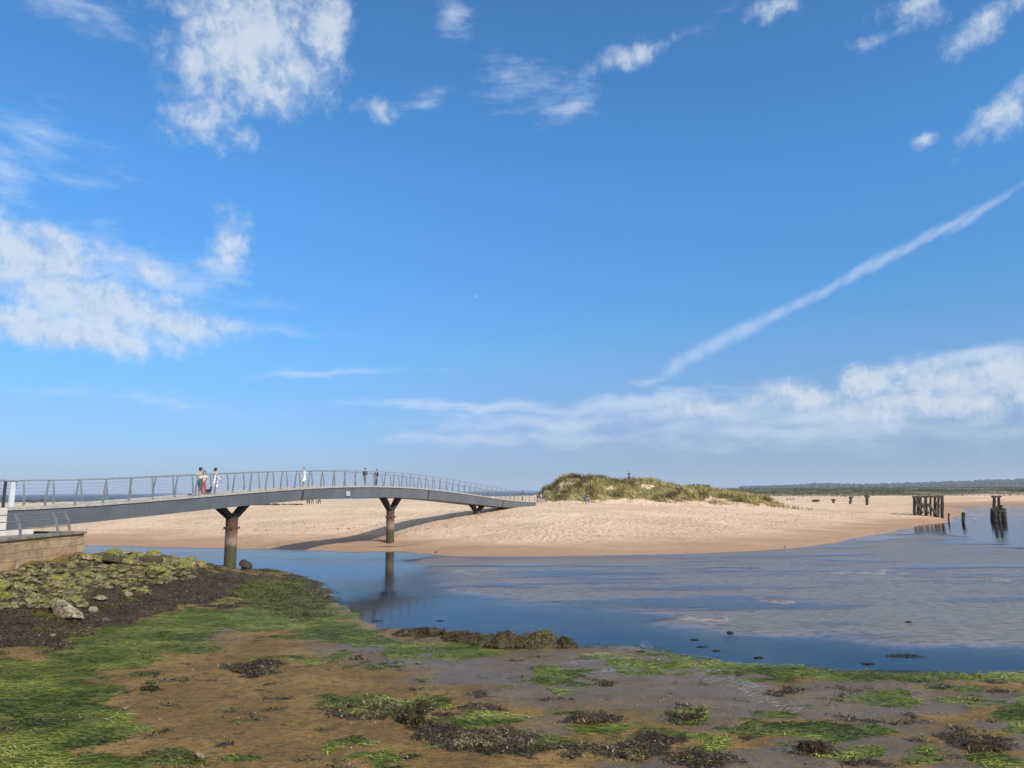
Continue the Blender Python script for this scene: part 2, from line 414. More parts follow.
# ------------------------------------------------------------------ what grows and lies on the near shore (patches surveyed from the photo)
ALGAE_POLY = [[(40, 655), (105, 628), (190, 610), (300, 602), (342, 604), (352, 625), (410, 640), (480, 644), (505, 655), (450, 663), (400, 655), (335, 640), (250, 632), (205, 636), (215, 652), (150, 662), (108, 674), (60, 664)],
              [(-60, 655), (60, 662), (98, 678), (118, 690), (116, 702), (148, 722), (140, 736), (85, 744), (66, 775), (-60, 780)],
              [(640, 645), (700, 652), (760, 659), (850, 666), (940, 669), (1060, 666), (1060, 690), (960, 684), (880, 684), (800, 678), (700, 670)],
              [(230, 590), (262, 574), (300, 580), (325, 592), (330, 606), (240, 612)]]
ALGAE_BLOB = [(140, 762, 70, 8), (70, 768, 60, 12), (362, 740, 16, 6), (366, 757, 20, 8), (395, 708, 60, 10), (350, 700, 28, 8), (480, 722, 60, 6), (560, 674, 40, 9), (650, 668, 46, 8), (600, 655, 30, 6), (575, 640, 30, 6),
              (560, 740, 30, 10), (700, 713, 36, 7), (690, 762, 30, 6), (725, 745, 24, 8), (800, 733, 70, 9), (745, 727, 40, 6), (830, 752, 50, 10), (770, 716, 30, 4), (870, 735, 40, 6), (1018, 715, 26, 20), (1000, 762, 30, 9), (930, 755, 30, 5),
              (880, 698, 50, 6), (970, 700, 50, 5), (390, 668, 30, 6), (310, 657, 40, 4), (235, 758, 30, 6), (335, 742, 12, 4), (470, 645, 40, 7), (155, 680, 20, 5), (610, 728, 40, 5), (660, 735, 30, 5)]
WRACK_POLY = [[(-60, 600), (70, 600), (120, 588), (185, 566), (262, 571), (322, 580), (345, 600), (330, 607), (262, 600), (200, 606), (112, 625), (58, 648), (-60, 655)]]
WRACK_BLOB = [(248, 667, 26, 7), (165, 679, 16, 4), (146, 686, 12, 5), (150, 655, 8, 5), (412, 712, 22, 12), (380, 708, 30, 6), (360, 716, 30, 6), (480, 738, 60, 10), (440, 728, 30, 6), (520, 745, 40, 9), (590, 718, 34, 7), (640, 748, 50, 11),
              (570, 748, 30, 8), (690, 714, 34, 5), (715, 757, 36, 10), (810, 748, 30, 7), (985, 745, 34, 10), (960, 740, 30, 5), (1000, 740, 20, 8), (690, 765, 40, 8), (450, 634, 50, 6), (520, 636, 30, 10), (5, 730, 10, 6), (340, 710, 20, 4), (480, 712, 40, 5),
              (880, 720, 60, 3), (900, 668, 40, 3), (300, 606, 46, 13), (270, 592, 50, 12), (210, 596, 30, 12), (870, 762, 40, 5), (400, 756, 30, 3)]
WET_POLY = [[(200, 634), (235, 630), (232, 642), (205, 645)], [(290, 642), (340, 632), (480, 648), (600, 640), (700, 658), (770, 684), (880, 712), (960, 735), (900, 738), (800, 716), (690, 706), (600, 708), (520, 702), (440, 690), (340, 655)]]
ROCKY_POLY = [[(-80, 560), (85, 560), (110, 550), (195, 555), (190, 572), (120, 592), (70, 606), (-80, 612)]]
def px_mask(px, py, polys, blob, soft=9.0):
    m = np.zeros(px.shape)
    for p in polys:
        q = [(a, b * 2.2) for a, b in p]
        m = np.maximum(m, sstep(-soft, soft, sd_poly(px, py * 2.2, q)))
    for (cx, cy, rx, ry) in blob:
        m = np.maximum(m, 1 - sstep(0.45, 1.25, np.hypot((px - cx) / rx, (py - cy) / ry)))
    return m
def shore_masks(x, y, z):
    px, py, dep = project(x, y, z)
    ok = (dep > 5) & (np.hypot(x, y) < 62)
    wob = fbm(x / 1.1, y / 0.8, 5, 120) * 62
    px, py = px + wob, py + fbm(x / 0.9, y / 0.8, 5, 130) * 26
    al, wr = px_mask(px, py, ALGAE_POLY, ALGAE_BLOB), px_mask(px, py, WRACK_POLY, WRACK_BLOB)
    grey = 0.9 * sstep(430, 620, px) * sstep(0.0, 0.12, 0.06 + fbm(x / 2.2, y / 1.2, 4, 151))
    we, ro = np.maximum(px_mask(px, py, WET_POLY, [], 30), grey), px_mask(px, py, ROCKY_POLY, [])
    # loose scraps of weed strewn over the open mud
    onmud = ok & (z > -0.03) & (z < 0.8) & (sd_poly(x, y, NEAR) > -1.5)
    al = np.maximum(al, 0.75 * sstep(0.17, 0.26, fbm(x / 1.3, y / 0.7, 4, 133)) * onmud)
    wr = np.maximum(wr, 0.8 * ro * sstep(-0.02, 0.12, fbm(x / 0.9, y / 0.7, 4, 139)))
    wr = np.maximum(wr, 0.70 * sstep(0.19, 0.27, fbm(x / 0.8, y / 0.45, 4, 137)) * onmud)
    al = al * (0.55 + 0.45 * sstep(-0.22, -0.02, fbm(x / 0.7, y / 0.4, 4, 135)))
    return al * ok, wr * ok, we * ok, ro * ok

# ------------------------------------------------------------------ ground sheet
def build_ground():
    ra = np.geomspace(6.5, 13000, 860)
    ra = np.concatenate([[0.5, 2, 4], ra])
    az = np.concatenate([np.linspace(-180, -50, 40)[:-1], np.linspace(-50, -38, 60)[:-1], np.linspace(-38, 38, 860)[:-1], np.linspace(38, 50, 60)[:-1], np.linspace(50, 180, 40)[:-1]])
    A, Q = np.meshgrid(np.radians(az), ra)
    X, Y = Q * np.sin(A), Q * np.cos(A)
    Z = height(X.ravel(), Y.ravel()).reshape(X.shape)
    nr, na = X.shape
    i = np.arange(nr - 1)[:, None] * na; j = np.arange(na)[None, :]; j2 = (j + 1) % na
    f = np.stack([i + j, i + na + j, i + na + j2, i + j2], -1).reshape(-1, 4)[:, ::-1]
    x, y, z = X.ravel(), Y.ravel(), Z.ravel()
    me = mesh_np('ground', np.stack([x, y, z], -1), f)
    al, wr, we, ro = shore_masks(x, y, z)
    sF = sd_poly(x, y, FAR)
    sand = sstep(-9, -3, sF)
    fl = sstep(-1, 2, sd_poly(x, y, FLATS))
    db = dune_bump(x, y)
    r = np.hypot(x, y)
    veg = sstep(0.25, 1.0, db + 0.9 * fbm(x / 3, y / 3, 3, 140)) * sstep(-0.19, 0.0, fbm(x / 4.5, y / 3.5, 4, 143) + 0.012 * (x - 9).clip(-8, 6))
    veg = np.maximum(veg, sstep(15, 60, sF) * sstep(275, 330, r) * sstep(30, 90, x) * (0.85 + 0.9 * fbm(x / 40, y / 60, 3, 150)))
    for k, v in (('algae', al), ('wrack', wr), ('wet', we), ('rocky', ro), ('sand', np.maximum(sand, fl)), ('flat', fl * (1 - sand)), ('veg', np.clip(veg, 0, 1))): set_attr(me, k, v)
    m, nt = new_mat('shore_ground')
    pos = nt.n('ShaderNodeNewGeometry').outputs['Position']
    sp = nt.n('ShaderNodeSeparateXYZ'); nt.put(sp.inputs[0], pos); pz = sp.outputs[2]
    n1, n2, n3 = nt.noise(pos, 0.55, 5), nt.noise(pos, 3.2, 6, 0.62), nt.noise(pos, 17, 4, 0.6)
    n4 = nt.noise(nt.mapping(pos, sc=(0.7, 1.3, 1)), 34, 3, 0.7)
    mud = nt.mix(nt.rng(n1, 0.38, 0.66), (0.172, 0.098, 0.026), (0.270, 0.163, 0.048))
    n5 = nt.noise(nt.mapping(pos, rot=(0, 0, R(8)), sc=(0.7, 1.5, 1)), 9.5, 5, 0.75)
    mud = nt.mix(nt.rng(n5, 0.51, 0.63, 0, 0.80), mud, (0.052, 0.036, 0.018))
    mud = nt.mix(nt.rng(n5, 0.44, 0.32, 0, 0.5), mud, (0.31, 0.225, 0.11))
    mud = nt.mix(nt.rng(n4, 0.50, 0.66, 0, 0.55), mud, (0.065, 0.045, 0.022))
    mud = nt.mix(nt.rng(n4, 0.42, 0.30, 0, 0.35), mud, (0.30, 0.22, 0.11))
    mud = nt.mix(nt.rng(n2, 0.45, 0.70, 0, 0.75), mud, (0.070, 0.056, 0.028))
    mud = nt.mix(nt.math('MULTIPLY', nt.attr('wet'), nt.rng(n3, 0.3, 0.6, 0.25, 0.75)), mud, (0.088, 0.070, 0.052))
    nbig = nt.noise(pos, 0.09, 5)
    sand_c = nt.mix(nt.rng(nbig, 0.35, 0.65), (0.58, 0.410, 0.265), (0.69, 0.505, 0.340))
    sand_c = nt.mix(nt.rng(nt.noise(pos, 1.1, 5, 0.7), 0.52, 0.70, 0, 0.7), sand_c, (0.29, 0.195, 0.115))
    wetline = nt.math('ADD', pz, nt.math('MULTIPLY_ADD', nt.noise(nt.mapping(pos, sc=(0.25, 0.6, 1)), 0.5, 5), 0.9, -0.45))
    wetsand = nt.math('ADD', nt.math('MULTIPLY', nt.rng(wetline, 1.0, 0.10), 0.72), nt.math('MULTIPLY', nt.rng(wetline, 2.4, 0.5), 0.28))
    sand_c = nt.mix(nt.math('MULTIPLY', wetsand, 0.85), sand_c, (0.29, 0.160, 0.085))
    c = nt.mix(nt.attr('sand'), mud, sand_c)
    c = nt.mix(nt.attr('flat'), c, nt.mix(nt.rng(nt.noise(nt.mapping(pos, sc=(0.6, 1.5, 1)), 3.2, 6, 0.75), 0.42, 0.62), (0.35, 0.270, 0.215), (0.165, 0.125, 0.10)))
    c = nt.mix(nt.math('MULTIPLY', nt.attr('flat'), nt.rng(pz, 0.0, 0.04)), c, nt.mix(nt.rng(nt.noise(pos, 5.0, 4), 0.42, 0.58), (0.065, 0.045, 0.030), (0.165, 0.115, 0.075)))
    vcol = nt.mix(nt.rng(nt.noise(pos, 0.35, 5, 0.7), 0.35, 0.65), (0.15, 0.12, 0.043), (0.30, 0.24, 0.10))
    vcol = nt.mix(nt.rng(sp.outputs[1], 220, 300), vcol, nt.mix(nt.rng(nt.noise(pos, 0.05, 5), 0.4, 0.6), (0.060, 0.064, 0.030), (0.19, 0.165, 0.09)))
    c = nt.mix(nt.rng(nt.math('ADD', nt.attr('veg'), nt.math('MULTIPLY_ADD', nt.noise(pos, 0.8, 4), 0.7, -0.35)), 0.35, 0.65), c, vcol)
    # weed
    strand = nt.noise(nt.mapping(pos, rot=(0, 0, R(12)), sc=(1.4, 6, 4)), 2.4, 6, 0.7, 0.6)
    acol = nt.mix(nt.rng(strand, 0.36, 0.66), (0.030, 0.038, 0.004), (0.140, 0.160, 0.013))
    acol = nt.mix(nt.rng(nt.noise(pos, 0.9, 5), 0.5, 0.72, 0, 0.55), acol, (0.22, 0.20, 0.06))
    af = nt.rng(nt.math('ADD', nt.attr('algae'), nt.math('MULTIPLY_ADD', nt.noise(pos, 4.5, 6, 0.7), 0.9, -0.45)), 0.38, 0.62)
    wcol = nt.mix(nt.rng(n3, 0.4, 0.62), (0.026, 0.018, 0.009), (0.090, 0.066, 0.034))
    wf = nt.rng(nt.math('ADD', nt.attr('wrack'), nt.math('MULTIPLY_ADD', nt.noise(pos, 6.0, 6, 0.7), 1.0, -0.5)), 0.40, 0.60)
    rcol = nt.mix(nt.rng(n2, 0.4, 0.6), (0.045, 0.034, 0.018), (0.10, 0.085, 0.030))
    c = nt.mix(nt.math('MULTIPLY', nt.attr('rocky'), 0.8), c, rcol)
    c = nt.mix(wf, c, wcol)
    c = nt.mix(nt.math('MULTIPLY', af, nt.rng(pz, -0.20, -0.02, 0.2, 1.0)), c, acol)
    # deep channel bed painted blue for the water's tint and brighter sky reflection
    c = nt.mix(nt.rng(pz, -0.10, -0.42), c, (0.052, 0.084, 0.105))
    weta = nt.math('MULTIPLY', nt.math('MULTIPLY', nt.attr('wet'), nt.rng(n5, 0.40, 0.60, 0.35, 1.0)), nt.rng(nt.noise(nt.mapping(pos, sc=(0.6, 1.4, 1)), 0.7, 5, 0.65), 0.28, 0.55))
    film = nt.math('MAXIMUM', weta, nt.rng(pz, 0.07, 0.0, 0, 0.6))
    rough = nt.math('MULTIPLY_ADD', film, -0.66, 0.84)
    rough = nt.mix(nt.math('MAXIMUM', af, wf), rough, (0.55, 0.55, 0.55))
    wp = nt.n('ShaderNodeVectorMath', operation='MULTIPLY_ADD'); nt.put(wp.inputs[0], nt.noise(pos, 0.8, 3, color=True)); wp.inputs[1].default_value = (1.6, 1.6, 0); nt.put(wp.inputs[2], pos)
    tracks = nt.math('MULTIPLY', nt.voro(nt.mapping(wp.outputs[0], sc=(1, 0.8, 0.5)), 1.9, 'F1'), nt.rng(nt.noise(nt.mapping(pos, sc=(1, 1.6, 1)), 0.14, 4, 0.6), 0.36, 0.62, 0.12, 1.1))
    hs = nt.math('ADD', nt.math('MULTIPLY', tracks, 0.8), nt.math('MULTIPLY', n2, 0.55))
    b1 = nt.bump(nt.math('MULTIPLY', hs, nt.math('MULTIPLY', nt.attr('sand'), nt.rng(pz, 0.25, 1.1))), 0.8, 0.42)
    hm = nt.math('ADD', nt.math('ADD', nt.math('MULTIPLY', n2, 0.5), nt.math('MULTIPLY', n3, 0.26)), nt.math('MULTIPLY', n5, 0.40))
    hm = nt.math('ADD', hm, nt.math('MULTIPLY', nt.math('MULTIPLY', af, strand), 0.35))
    hm = nt.math('MULTIPLY', hm, nt.math('SUBTRACT', 1.0, nt.math('MULTIPLY', nt.attr('sand'), 0.85)))
    b2 = nt.bump(hm, nt.math('MULTIPLY_ADD', film, -0.35, 0.85), 0.10, b1)
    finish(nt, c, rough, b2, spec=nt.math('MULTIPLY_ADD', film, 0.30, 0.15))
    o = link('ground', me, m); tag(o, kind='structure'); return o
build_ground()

# ------------------------------------------------------------------ water of the estuary and the sea: one level sheet
def build_water():
    ra = np.concatenate([[1.0], np.geomspace(14, 600, 420), np.geomspace(640, 12600, 40)])
    az = np.concatenate([np.linspace(-180, -46, 30)[:-1], np.linspace(-46, 46, 520)[:-1], np.linspace(46, 180, 30)[:-1]])
    A, Q = np.meshgrid(np.radians(az), ra); X, Y = Q * np.sin(A), Q * np.cos(A); nr, na = X.shape
    i = np.arange(nr - 1)[:, None] * na; j = np.arange(na)[None, :]; j2 = (j + 1) % na
    f = np.stack([i + j, i + j2, i + na + j2, i + na + j], -1).reshape(-1, 4)
    x, y = X.ravel(), Y.ravel()
    me = mesh_np('water', np.stack([x, y, 0 * x], -1), f)
    set_attr(me, 'depth', -height(x, y)); wd = np.clip(np.hypot(x, y) / 22, 1.2, 9)
    set_attr(me, 'shoal', sstep(-0.9, 1.1, (sd_poly(x, y, FLATS) + 4.5 * fbm(x / 7, y / 3, 4, 44)) / wd))
    set_attr(me, 'open_sea', sstep(200, 330, y) * sstep(10, 60, -sd_poly(x, y, FAR)) * (x < 400))
    m, nt = new_mat('estuary_water')
    pos = nt.n('ShaderNodeNewGeometry').outputs['Position']
    sea, shoal = nt.attr('open_sea'), nt.attr('shoal')
    wind = nt.rng(nt.noise(nt.mapping(pos, sc=(0.05, 0.16, 1)), 1.0, 4, 0.6), 0.45, 0.62)
    r1 = nt.noise(nt.mapping(pos, rot=(0, 0, R(10)), sc=(0.9, 1.9, 1)), 1.5, 4, 0.6)
    r2 = nt.noise(nt.mapping(pos, rot=(0, 0, R(-14)), sc=(0.8, 2.2, 1)), 5.5, 3, 0.6)
    h = nt.math('ADD', r1, nt.math('MULTIPLY', r2, 0.35))
    st = nt.math('ADD', nt.math('MULTIPLY', nt.math('MULTIPLY_ADD', wind, 0.20, 0.06), nt.math('MULTIPLY_ADD', shoal, -0.6, 1.0)), sea)
    nb = nt.bump(h, st, nt.math('MULTIPLY_ADD', sea, 0.6, 0.05))
    fr = nt.n('ShaderNodeFresnel'); fr.inputs[0].default_value = 1.333; nt.put(fr.inputs[1], nb)
    # the crests of the ripple marked sand break the film of water on the shoals
    rip = nt.noise(nt.mapping(pos, rot=(0, 0, R(6)), sc=(0.7, 1.2, 1)), 6.0, 5, 0.72)
    pat = nt.noise(nt.mapping(pos, rot=(0, 0, R(5)), sc=(0.055, 0.24, 1)), 1.0, 6, 0.66)
    dry = nt.math('ADD', nt.math('MULTIPLY_ADD', rip, 1.5, -0.75), nt.math('MULTIPLY_ADD', pat, 5.2, -2.30))
    dry = nt.math('SUBTRACT', dry, nt.math('MULTIPLY', nt.math('ADD', nt.attr('depth'), -0.03), 4.0))
    dry = nt.math('MULTIPLY', nt.rng(dry, -0.34, 0.34), shoal)
    cover = nt.math('MULTIPLY_ADD', dry, -0.70, 1.0)
    gl = nt.n('ShaderNodeBsdfGlossy'); nt.put(gl.inputs['Roughness'], nt.math('ADD', nt.math('MULTIPLY_ADD', shoal, 0.22, 0.04), nt.math('MULTIPLY', sea, 0.25))); nt.put(gl.inputs['Normal'], nb)
    tr = nt.n('ShaderNodeBsdfTransparent'); tr.inputs[0].default_value = (0.88, 0.92, 0.93, 1)
    mx = nt.n('ShaderNodeMixShader'); nt.put(mx.inputs[0], nt.math('MULTIPLY', fr.outputs[0], cover)); nt.t.links.new(tr.outputs[0], mx.inputs[1]); nt.t.links.new(gl.outputs[0], mx.inputs[2])
    o = nt.n('ShaderNodeOutputMaterial'); nt.t.links.new(mx.outputs[0], o.inputs[0])
    ob = link('water', me, m); tag(ob, kind='structure')
build_water()

# ------------------------------------------------------------------ sea foam lines on the far beach
def build_foam():
    m, nt = new_mat('foam')
    co = nt.n('ShaderNodeNewGeometry').outputs['Position']
    finish(nt, nt.mix(nt.noise(co, 0.4, 4), (0.62, 0.66, 0.68), (0.82, 0.84, 0.84)), 0.7)
    line = [(-190, 336), (-110, 368), (-60, 404), (-20, 446), (28, 578)]
    bm = bmesh.new()
    for off, ln in ((6, 0.0), (22, .3), (45, .5), (75, .65)):
        prev = None
        for i in range(120):
            t = i / 119 * (len(line) - 1); k = min(int(t), len(line) - 2); f = t - k
            x = line[k][0] * (1 - f) + line[k + 1][0] * f - off * 0.5 + 6 * (vnoise(np.array([i * .15]), np.array([off * 1.0]), 3)[0] - .5)
            y = line[k][1] * (1 - f) + line[k + 1][1] * f + off
            wd = 3.2 * max(0.0, vnoise(np.array([i * .21]), np.array([off * 3.0]), 9)[0] - ln * .8)
            if wd <= 0.05: prev = None; continue
            a, b, c, d = (bm.verts.new(q) for q in ((x, y, .02), (x, y + wd * 0.5, .30), (x, y + wd, .26), (x, y + wd * 1.6, .02)))
            if prev:
                for p, q in ((0, 1), (1, 2), (2, 3)): bm.faces.new((prev[p], (a, b, c, d)[p], (a, b, c, d)[q], prev[q]))
            prev = (a, b, c, d)
    o = link('sea_foam', bm_mesh(bm), m); tag(o, 'thin white surf lines along the sea edge beyond the beach', 'surf', kind='stuff')
build_foam()

# ------------------------------------------------------------------ far hills and woods
def hill(name, r0, r1, px_top, color, seed, rough):
    pts = np.array([(az_el(a, b)) for a, b in px_top])
    az = np.linspace(pts[0, 0], pts[-1, 0], 420)
    el = np.interp(az, pts[:, 0], pts[:, 1])
    rr = np.linspace(r0, r1, 26)
    A, Q = np.meshgrid(np.radians(az), rr)
    prof = np.sin(np.clip((Q - r0) / (r1 - r0) * 1.35, 0, 1.6))
    rtop = r0 + (r1 - r0) * 0.98 / 1.0
    top = CAM_Z + np.tan(np.radians(el))[None, :] * Q
    Z = 1.0 + np.maximum(top - 1, 0) * np.clip((Q - r0) / (r1 - r0), 0, 1) ** 0.8 * (1 + rough * fbm(Q * np.sin(A) / 160, Q / 260, 4, seed))
    X, Y = Q * np.sin(A), Q * np.cos(A)
    nr, na = X.shape
    # a back slope so the hill is a body, not a sheet
    X = np.concatenate([X, X[-1:] * 1.2]); Y = np.concatenate([Y, Y[-1:] * 1.2]); Z = np.concatenate([Z, Z[-1:] * 0 - 2]); nr += 1
    i = np.arange(nr - 1)[:, None] * na; j = np.arange(na - 1)[None, :]
    f = np.stack([i + j, i + j + 1, i + na + j + 1, i + na + j], -1).reshape(-1, 4)
    m, nt = new_mat(name + '_cover')
    pos = nt.n('ShaderNodeNewGeometry').outputs['Position']
    a = nt.noise(nt.mapping(pos, sc=(1, 0.5, 1)), 0.006, 5)
    finish(nt, nt.mix(nt.rng(a, 0.4, 0.62), color[0], color[1]), 0.95, spec=0.1)
    o = link(name, mesh_np(name, np.stack([X.ravel(), Y.ravel(), Z.ravel()], -1), f), m); tag(o, kind='structure')
    return X[:-1], Y[:-1], Z[:-1]
HX, HY, HZ = hill('hills', 2300, 3900, [(690, 488.6), (740, 487.8), (770, 487.2), (800, 486.2), (812, 484.8), (838, 484.8), (850, 486.0), (890, 485.2), (930, 483.6), (965, 482.2), (1000, 481.2), (1024, 480.4), (1100, 478.5), (1250, 476), (1450, 475)],
              ((0.030, 0.040, 0.020), (0.055, 0.065, 0.032)), 200, 0.25)
hill('distant_hills', 9500, 11800, [(655, 490), (690, 488.0), (705, 487.3), (730, 487.8), (760, 487.9), (775, 487.4), (800, 488.0), (830, 488.4), (900, 488)], ((0.04, 0.05, 0.03), (0.06, 0.07, 0.04)), 210, 0.1)

def build_haze():
    bm = bmesh.new(); add_box(bm, (0, 0, 72), (26600, 26600, 156))
    me = bm_mesh(bm, 'haze'); m = bpy.data.materials.new('pale_air'); m.use_nodes = True; nt = NT(m.node_tree)
    v = nt.n('ShaderNodeVolumePrincipled'); v.inputs['Color'].default_value = (0.72, 0.82, 0.96, 1); v.inputs['Density'].default_value = HAZE; v.inputs['Anisotropy'].default_value = 0.0
    o = nt.n('ShaderNodeOutputMaterial'); nt.t.links.new(v.outputs[0], o.inputs['Volume'])
    tag(link('haze', me, m, smooth=False), kind='stuff')
HAZE = 1.3e-4
build_haze()

def crowns(name, label, pts, size, mats, seed):
    """many small bushy crowns as one mass"""
    rg = np.random.default_rng(seed)
    bm = bmesh.new(); bmesh.ops.create_icosphere(bm, subdivisions=2, radius=1.0)
    bm.verts.ensure_lookup_table(); bm.verts.index_update()
    bv = np.array([v.co[:] for v in bm.verts]); bf = np.array([[v.index for v in f.verts] for f in bm.faces]); bm.free()
    n = len(pts); V = []; F = []
    sc = size * rg.uniform(0.55, 1.3, n)
    for k in range(n):
        v = bv * (1 + rg.uniform(-0.28, 0.28, (len(bv), 1))) * np.array([sc[k], sc[k], sc[k] * rg.uniform(0.7, 1.25)]) + pts[k]
        V.append(v); F.append(bf + k * len(bv))
    me = mesh_np(name, np.concatenate(V), np.concatenate(F)); set_attr(me, 'rnd', np.repeat(rg.random(n), len(bv)))
    o = link(name, me, mats, smooth=False); tag(o, label, 'wood', kind='stuff'); return o
def leaf_mat(name, a, b, rough=0.8, trans=0.0):
    m, nt = new_mat(name)
    finish(nt, nt.mix(nt.attr('rnd'), a, b), rough, spec=0.12)
    return m
wood_m = leaf_mat('wood_leaves', (0.022, 0.034, 0.016), (0.055, 0.07, 0.03))
def _wood():
    rg = np.random.default_rng(5); pts = []
    nr, na = HX.shape
    for _ in range(4200):
        i, j = rg.integers(8, nr), rg.integers(40, na)
        keep = vnoise(np.array([HX[i, j] / 220]), np.array([HY[i, j] / 300]), 77)[0]
        if keep < 0.40 and i < nr - 2: continue
        pts.append((HX[i, j] + rg.uniform(-8, 8), HY[i, j] + rg.uniform(-30, 0), HZ[i, j] + 1.0))
    crowns('forest', 'dark forest along the far low hills', np.array(pts), 7.0, wood_m, 6)
_wood()
def _copse():
    pts = []; rg = np.random.default_rng(8)
    for px in np.linspace(668, 708, 26):
        p = at_depth(px, 485.5 + (px - 668) * 0.02, 420); g = float(height(np.array([p[0]]), np.array([p[1]]))[0])
        for z in np.arange(g, p[2] + rg.uniform(-1.0, 0.4), 0.9): pts.append((p[0] + rg.uniform(-1, 1), p[1] + rg.uniform(-6, 6), z))
    crowns('copse', 'dark low copse behind the crest of the grassy dune', np.array(pts), 1.2, wood_m, 9)
_copse()

# ------------------------------------------------------------------ blades: grass, weed
def ribbons(name, base, dirs, up, length, width, droop, mat, rnd, seg=3):
    """curved tapering ribbons; base (n,3), dirs (n,2) heading, up rise per unit length, droop curvature"""
    n = len(base)
    t = np.linspace(0, 1, seg + 1)
    side = np.stack([-dirs[:, 1], dirs[:, 0], 0 * dirs[:, 0]], -1)
    hd = np.concatenate([dirs, np.zeros((n, 1))], 1)
    rows = []
    for q in t:
        c = base + hd * (length * q * (1 - 0.25 * up * q))[:, None]
        c[:, 2] += length * (up * q - droop * q * q)
        wv = side * (width * (1 - 0.8 * q) * 0.5)[:, None]
        rows += [c - wv, c + wv]
    V = np.stack(rows, 1).reshape(-1, 3); k = 2 * (seg + 1)
    b = np.arange(n)[:, None] * k
    F = np.concatenate([np.stack([b[:, 0] + 2 * s, b[:, 0] + 2 * s + 1, b[:, 0] + 2 * s + 3, b[:, 0] + 2 * s + 2], -1) for s in range(seg)])
    me = mesh_np(name, V, F); set_attr(me, 'rnd', np.repeat(rnd, k))
    return me
def scatter(n, x0, x1, y0, y1):
    return RNG.uniform(x0, x1, n), RNG.uniform(y0, y1, n)
def heading(n, mean=0.0, spread=math.pi):
    a = mean + RNG.uniform(-spread, spread, n); return np.stack([np.cos(a), np.sin(a)], -1)

def build_marram():
    x, y = scatter(90000, _dp[0, 0] - 1, _dp[-1, 0] + 2, 124, 160)
    b = dune_bump(x, y)
    cov = sstep(0.15, 1.0, b + 1.4 * fbm(x / 3.2, y / 3.2, 3, 140)) * (0.12 + 0.88 * sstep(-0.05, 0.08, fbm(x / 1.4, y / 1.8, 3, 141))) * (0.08 + 0.92 * sstep(-0.19, -0.03, fbm(x / 4.5, y / 3.5, 4, 143) + 0.012 * (x - 9).clip(-8, 6)))
    k = RNG.random(len(x)) < cov
    x, y = x[k], y[k]; z = height(x, y); n = len(x)
    L = RNG.uniform(0.35, 0.85, n) * (1 + 1.2 * np.clip(fbm(x / 1.4, y / 1.8, 3, 141), 0, 1))
    tone = np.clip(0.58 + 1.6 * fbm(x / 2.6, y / 3.0, 3, 160) + RNG.uniform(-0.22, 0.22, n), 0, 1)
    me = ribbons('marram_grass', np.stack([x, y, z - 0.03], -1), heading(n), RNG.uniform(0.7, 1.3, n), L, RNG.uniform(0.05, 0.13, n), RNG.uniform(0.1, 0.5, n), None, tone)
    m, nt = new_mat('marram')
    rp = nt.n('ShaderNodeValToRGB'); nt.put(rp.inputs[0], nt.attr('rnd')); c = rp.color_ramp
    c.elements[0].color = (0.13, 0.075, 0.038, 1); c.elements[1].color = (0.52, 0.42, 0.20, 1)
    for p, q in ((0.3, (0.14, 0.115, 0.036, 1)), (0.55, (0.30, 0.245, 0.075, 1)), (0.78, (0.42, 0.34, 0.12, 1))): c.elements.new(p).color = q
    finish(nt, rp.outputs[0], 0.7, spec=0.25)
    tag(link('marram_grass', me, m), 'olive and straw coloured marram grass covering the dune', 'dune grass', kind='stuff')
    # tufts on the flat in front and on the far dunes
    x, y = scatter(160000, 60, 720, 270, 1000)
    cov = sstep(15, 60, sd_poly(x, y, FAR)) * sstep(275, 340, np.hypot(x, y)) * sstep(40, 100, x) * (0.2 + 0.8 * sstep(-0.2, 0.1, fbm(x / 40, y / 60, 3, 150)))
    k = RNG.random(len(x)) < cov; x, y = x[k], y[k]; n = len(x)
    me = ribbons('far_dune_grass', np.stack([x, y, height(x, y) - 0.05], -1), heading(n), RNG.uniform(0.6, 1.0, n), RNG.uniform(0.3, 0.9, n), RNG.uniform(0.25, 0.8, n), RNG.uniform(0.2, 0.5, n), None,
                 np.clip(0.10 + 1.0 * fbm(x / 30, y / 50, 3, 170) + RNG.uniform(-0.2, 0.2, n), 0, 1), 2)
    m2, nt2 = new_mat('far_scrub'); finish(nt2, nt2.mix(nt2.attr('rnd'), (0.045, 0.052, 0.020), (0.20, 0.18, 0.075)), 0.8, spec=0.1)
    tag(link('far_dune_grass', me, m2), 'green scrub and grass on the low dunes across the estuary', 'dune grass', kind='stuff')
build_marram()

def _green_mat():
    m, nt = new_mat('green_weed_strands')
    rp = nt.n('ShaderNodeValToRGB'); nt.put(rp.inputs[0], nt.attr('rnd')); c = rp.color_ramp
    c.elements[0].color = (0.018, 0.024, 0.003, 1); c.elements[1].color = (0.38, 0.37, 0.10, 1)
    for p, q in ((0.40, (0.098, 0.122, 0.009, 1)), (0.72, (0.25, 0.265, 0.034, 1))): c.elements.new(p).color = q
    finish(nt, rp.outputs[0], 0.75, spec=0.12); return m
green_m = _green_mat()
def _brown_mat():
    m, nt = new_mat('brown_weed_fronds')
    rp = nt.n('ShaderNodeValToRGB'); nt.put(rp.inputs[0], nt.attr('rnd')); c = rp.color_ramp
    c.elements[0].color = (0.020, 0.013, 0.006, 1); c.elements[1].color = (0.25, 0.205, 0.125, 1)
    for p, q in ((0.45, (0.065, 0.045, 0.020, 1)), (0.75, (0.120, 0.095, 0.036, 1))): c.elements.new(p).color = q
    finish(nt, rp.outputs[0], 0.75, spec=0.08)
    return m
brown_m = _brown_mat()
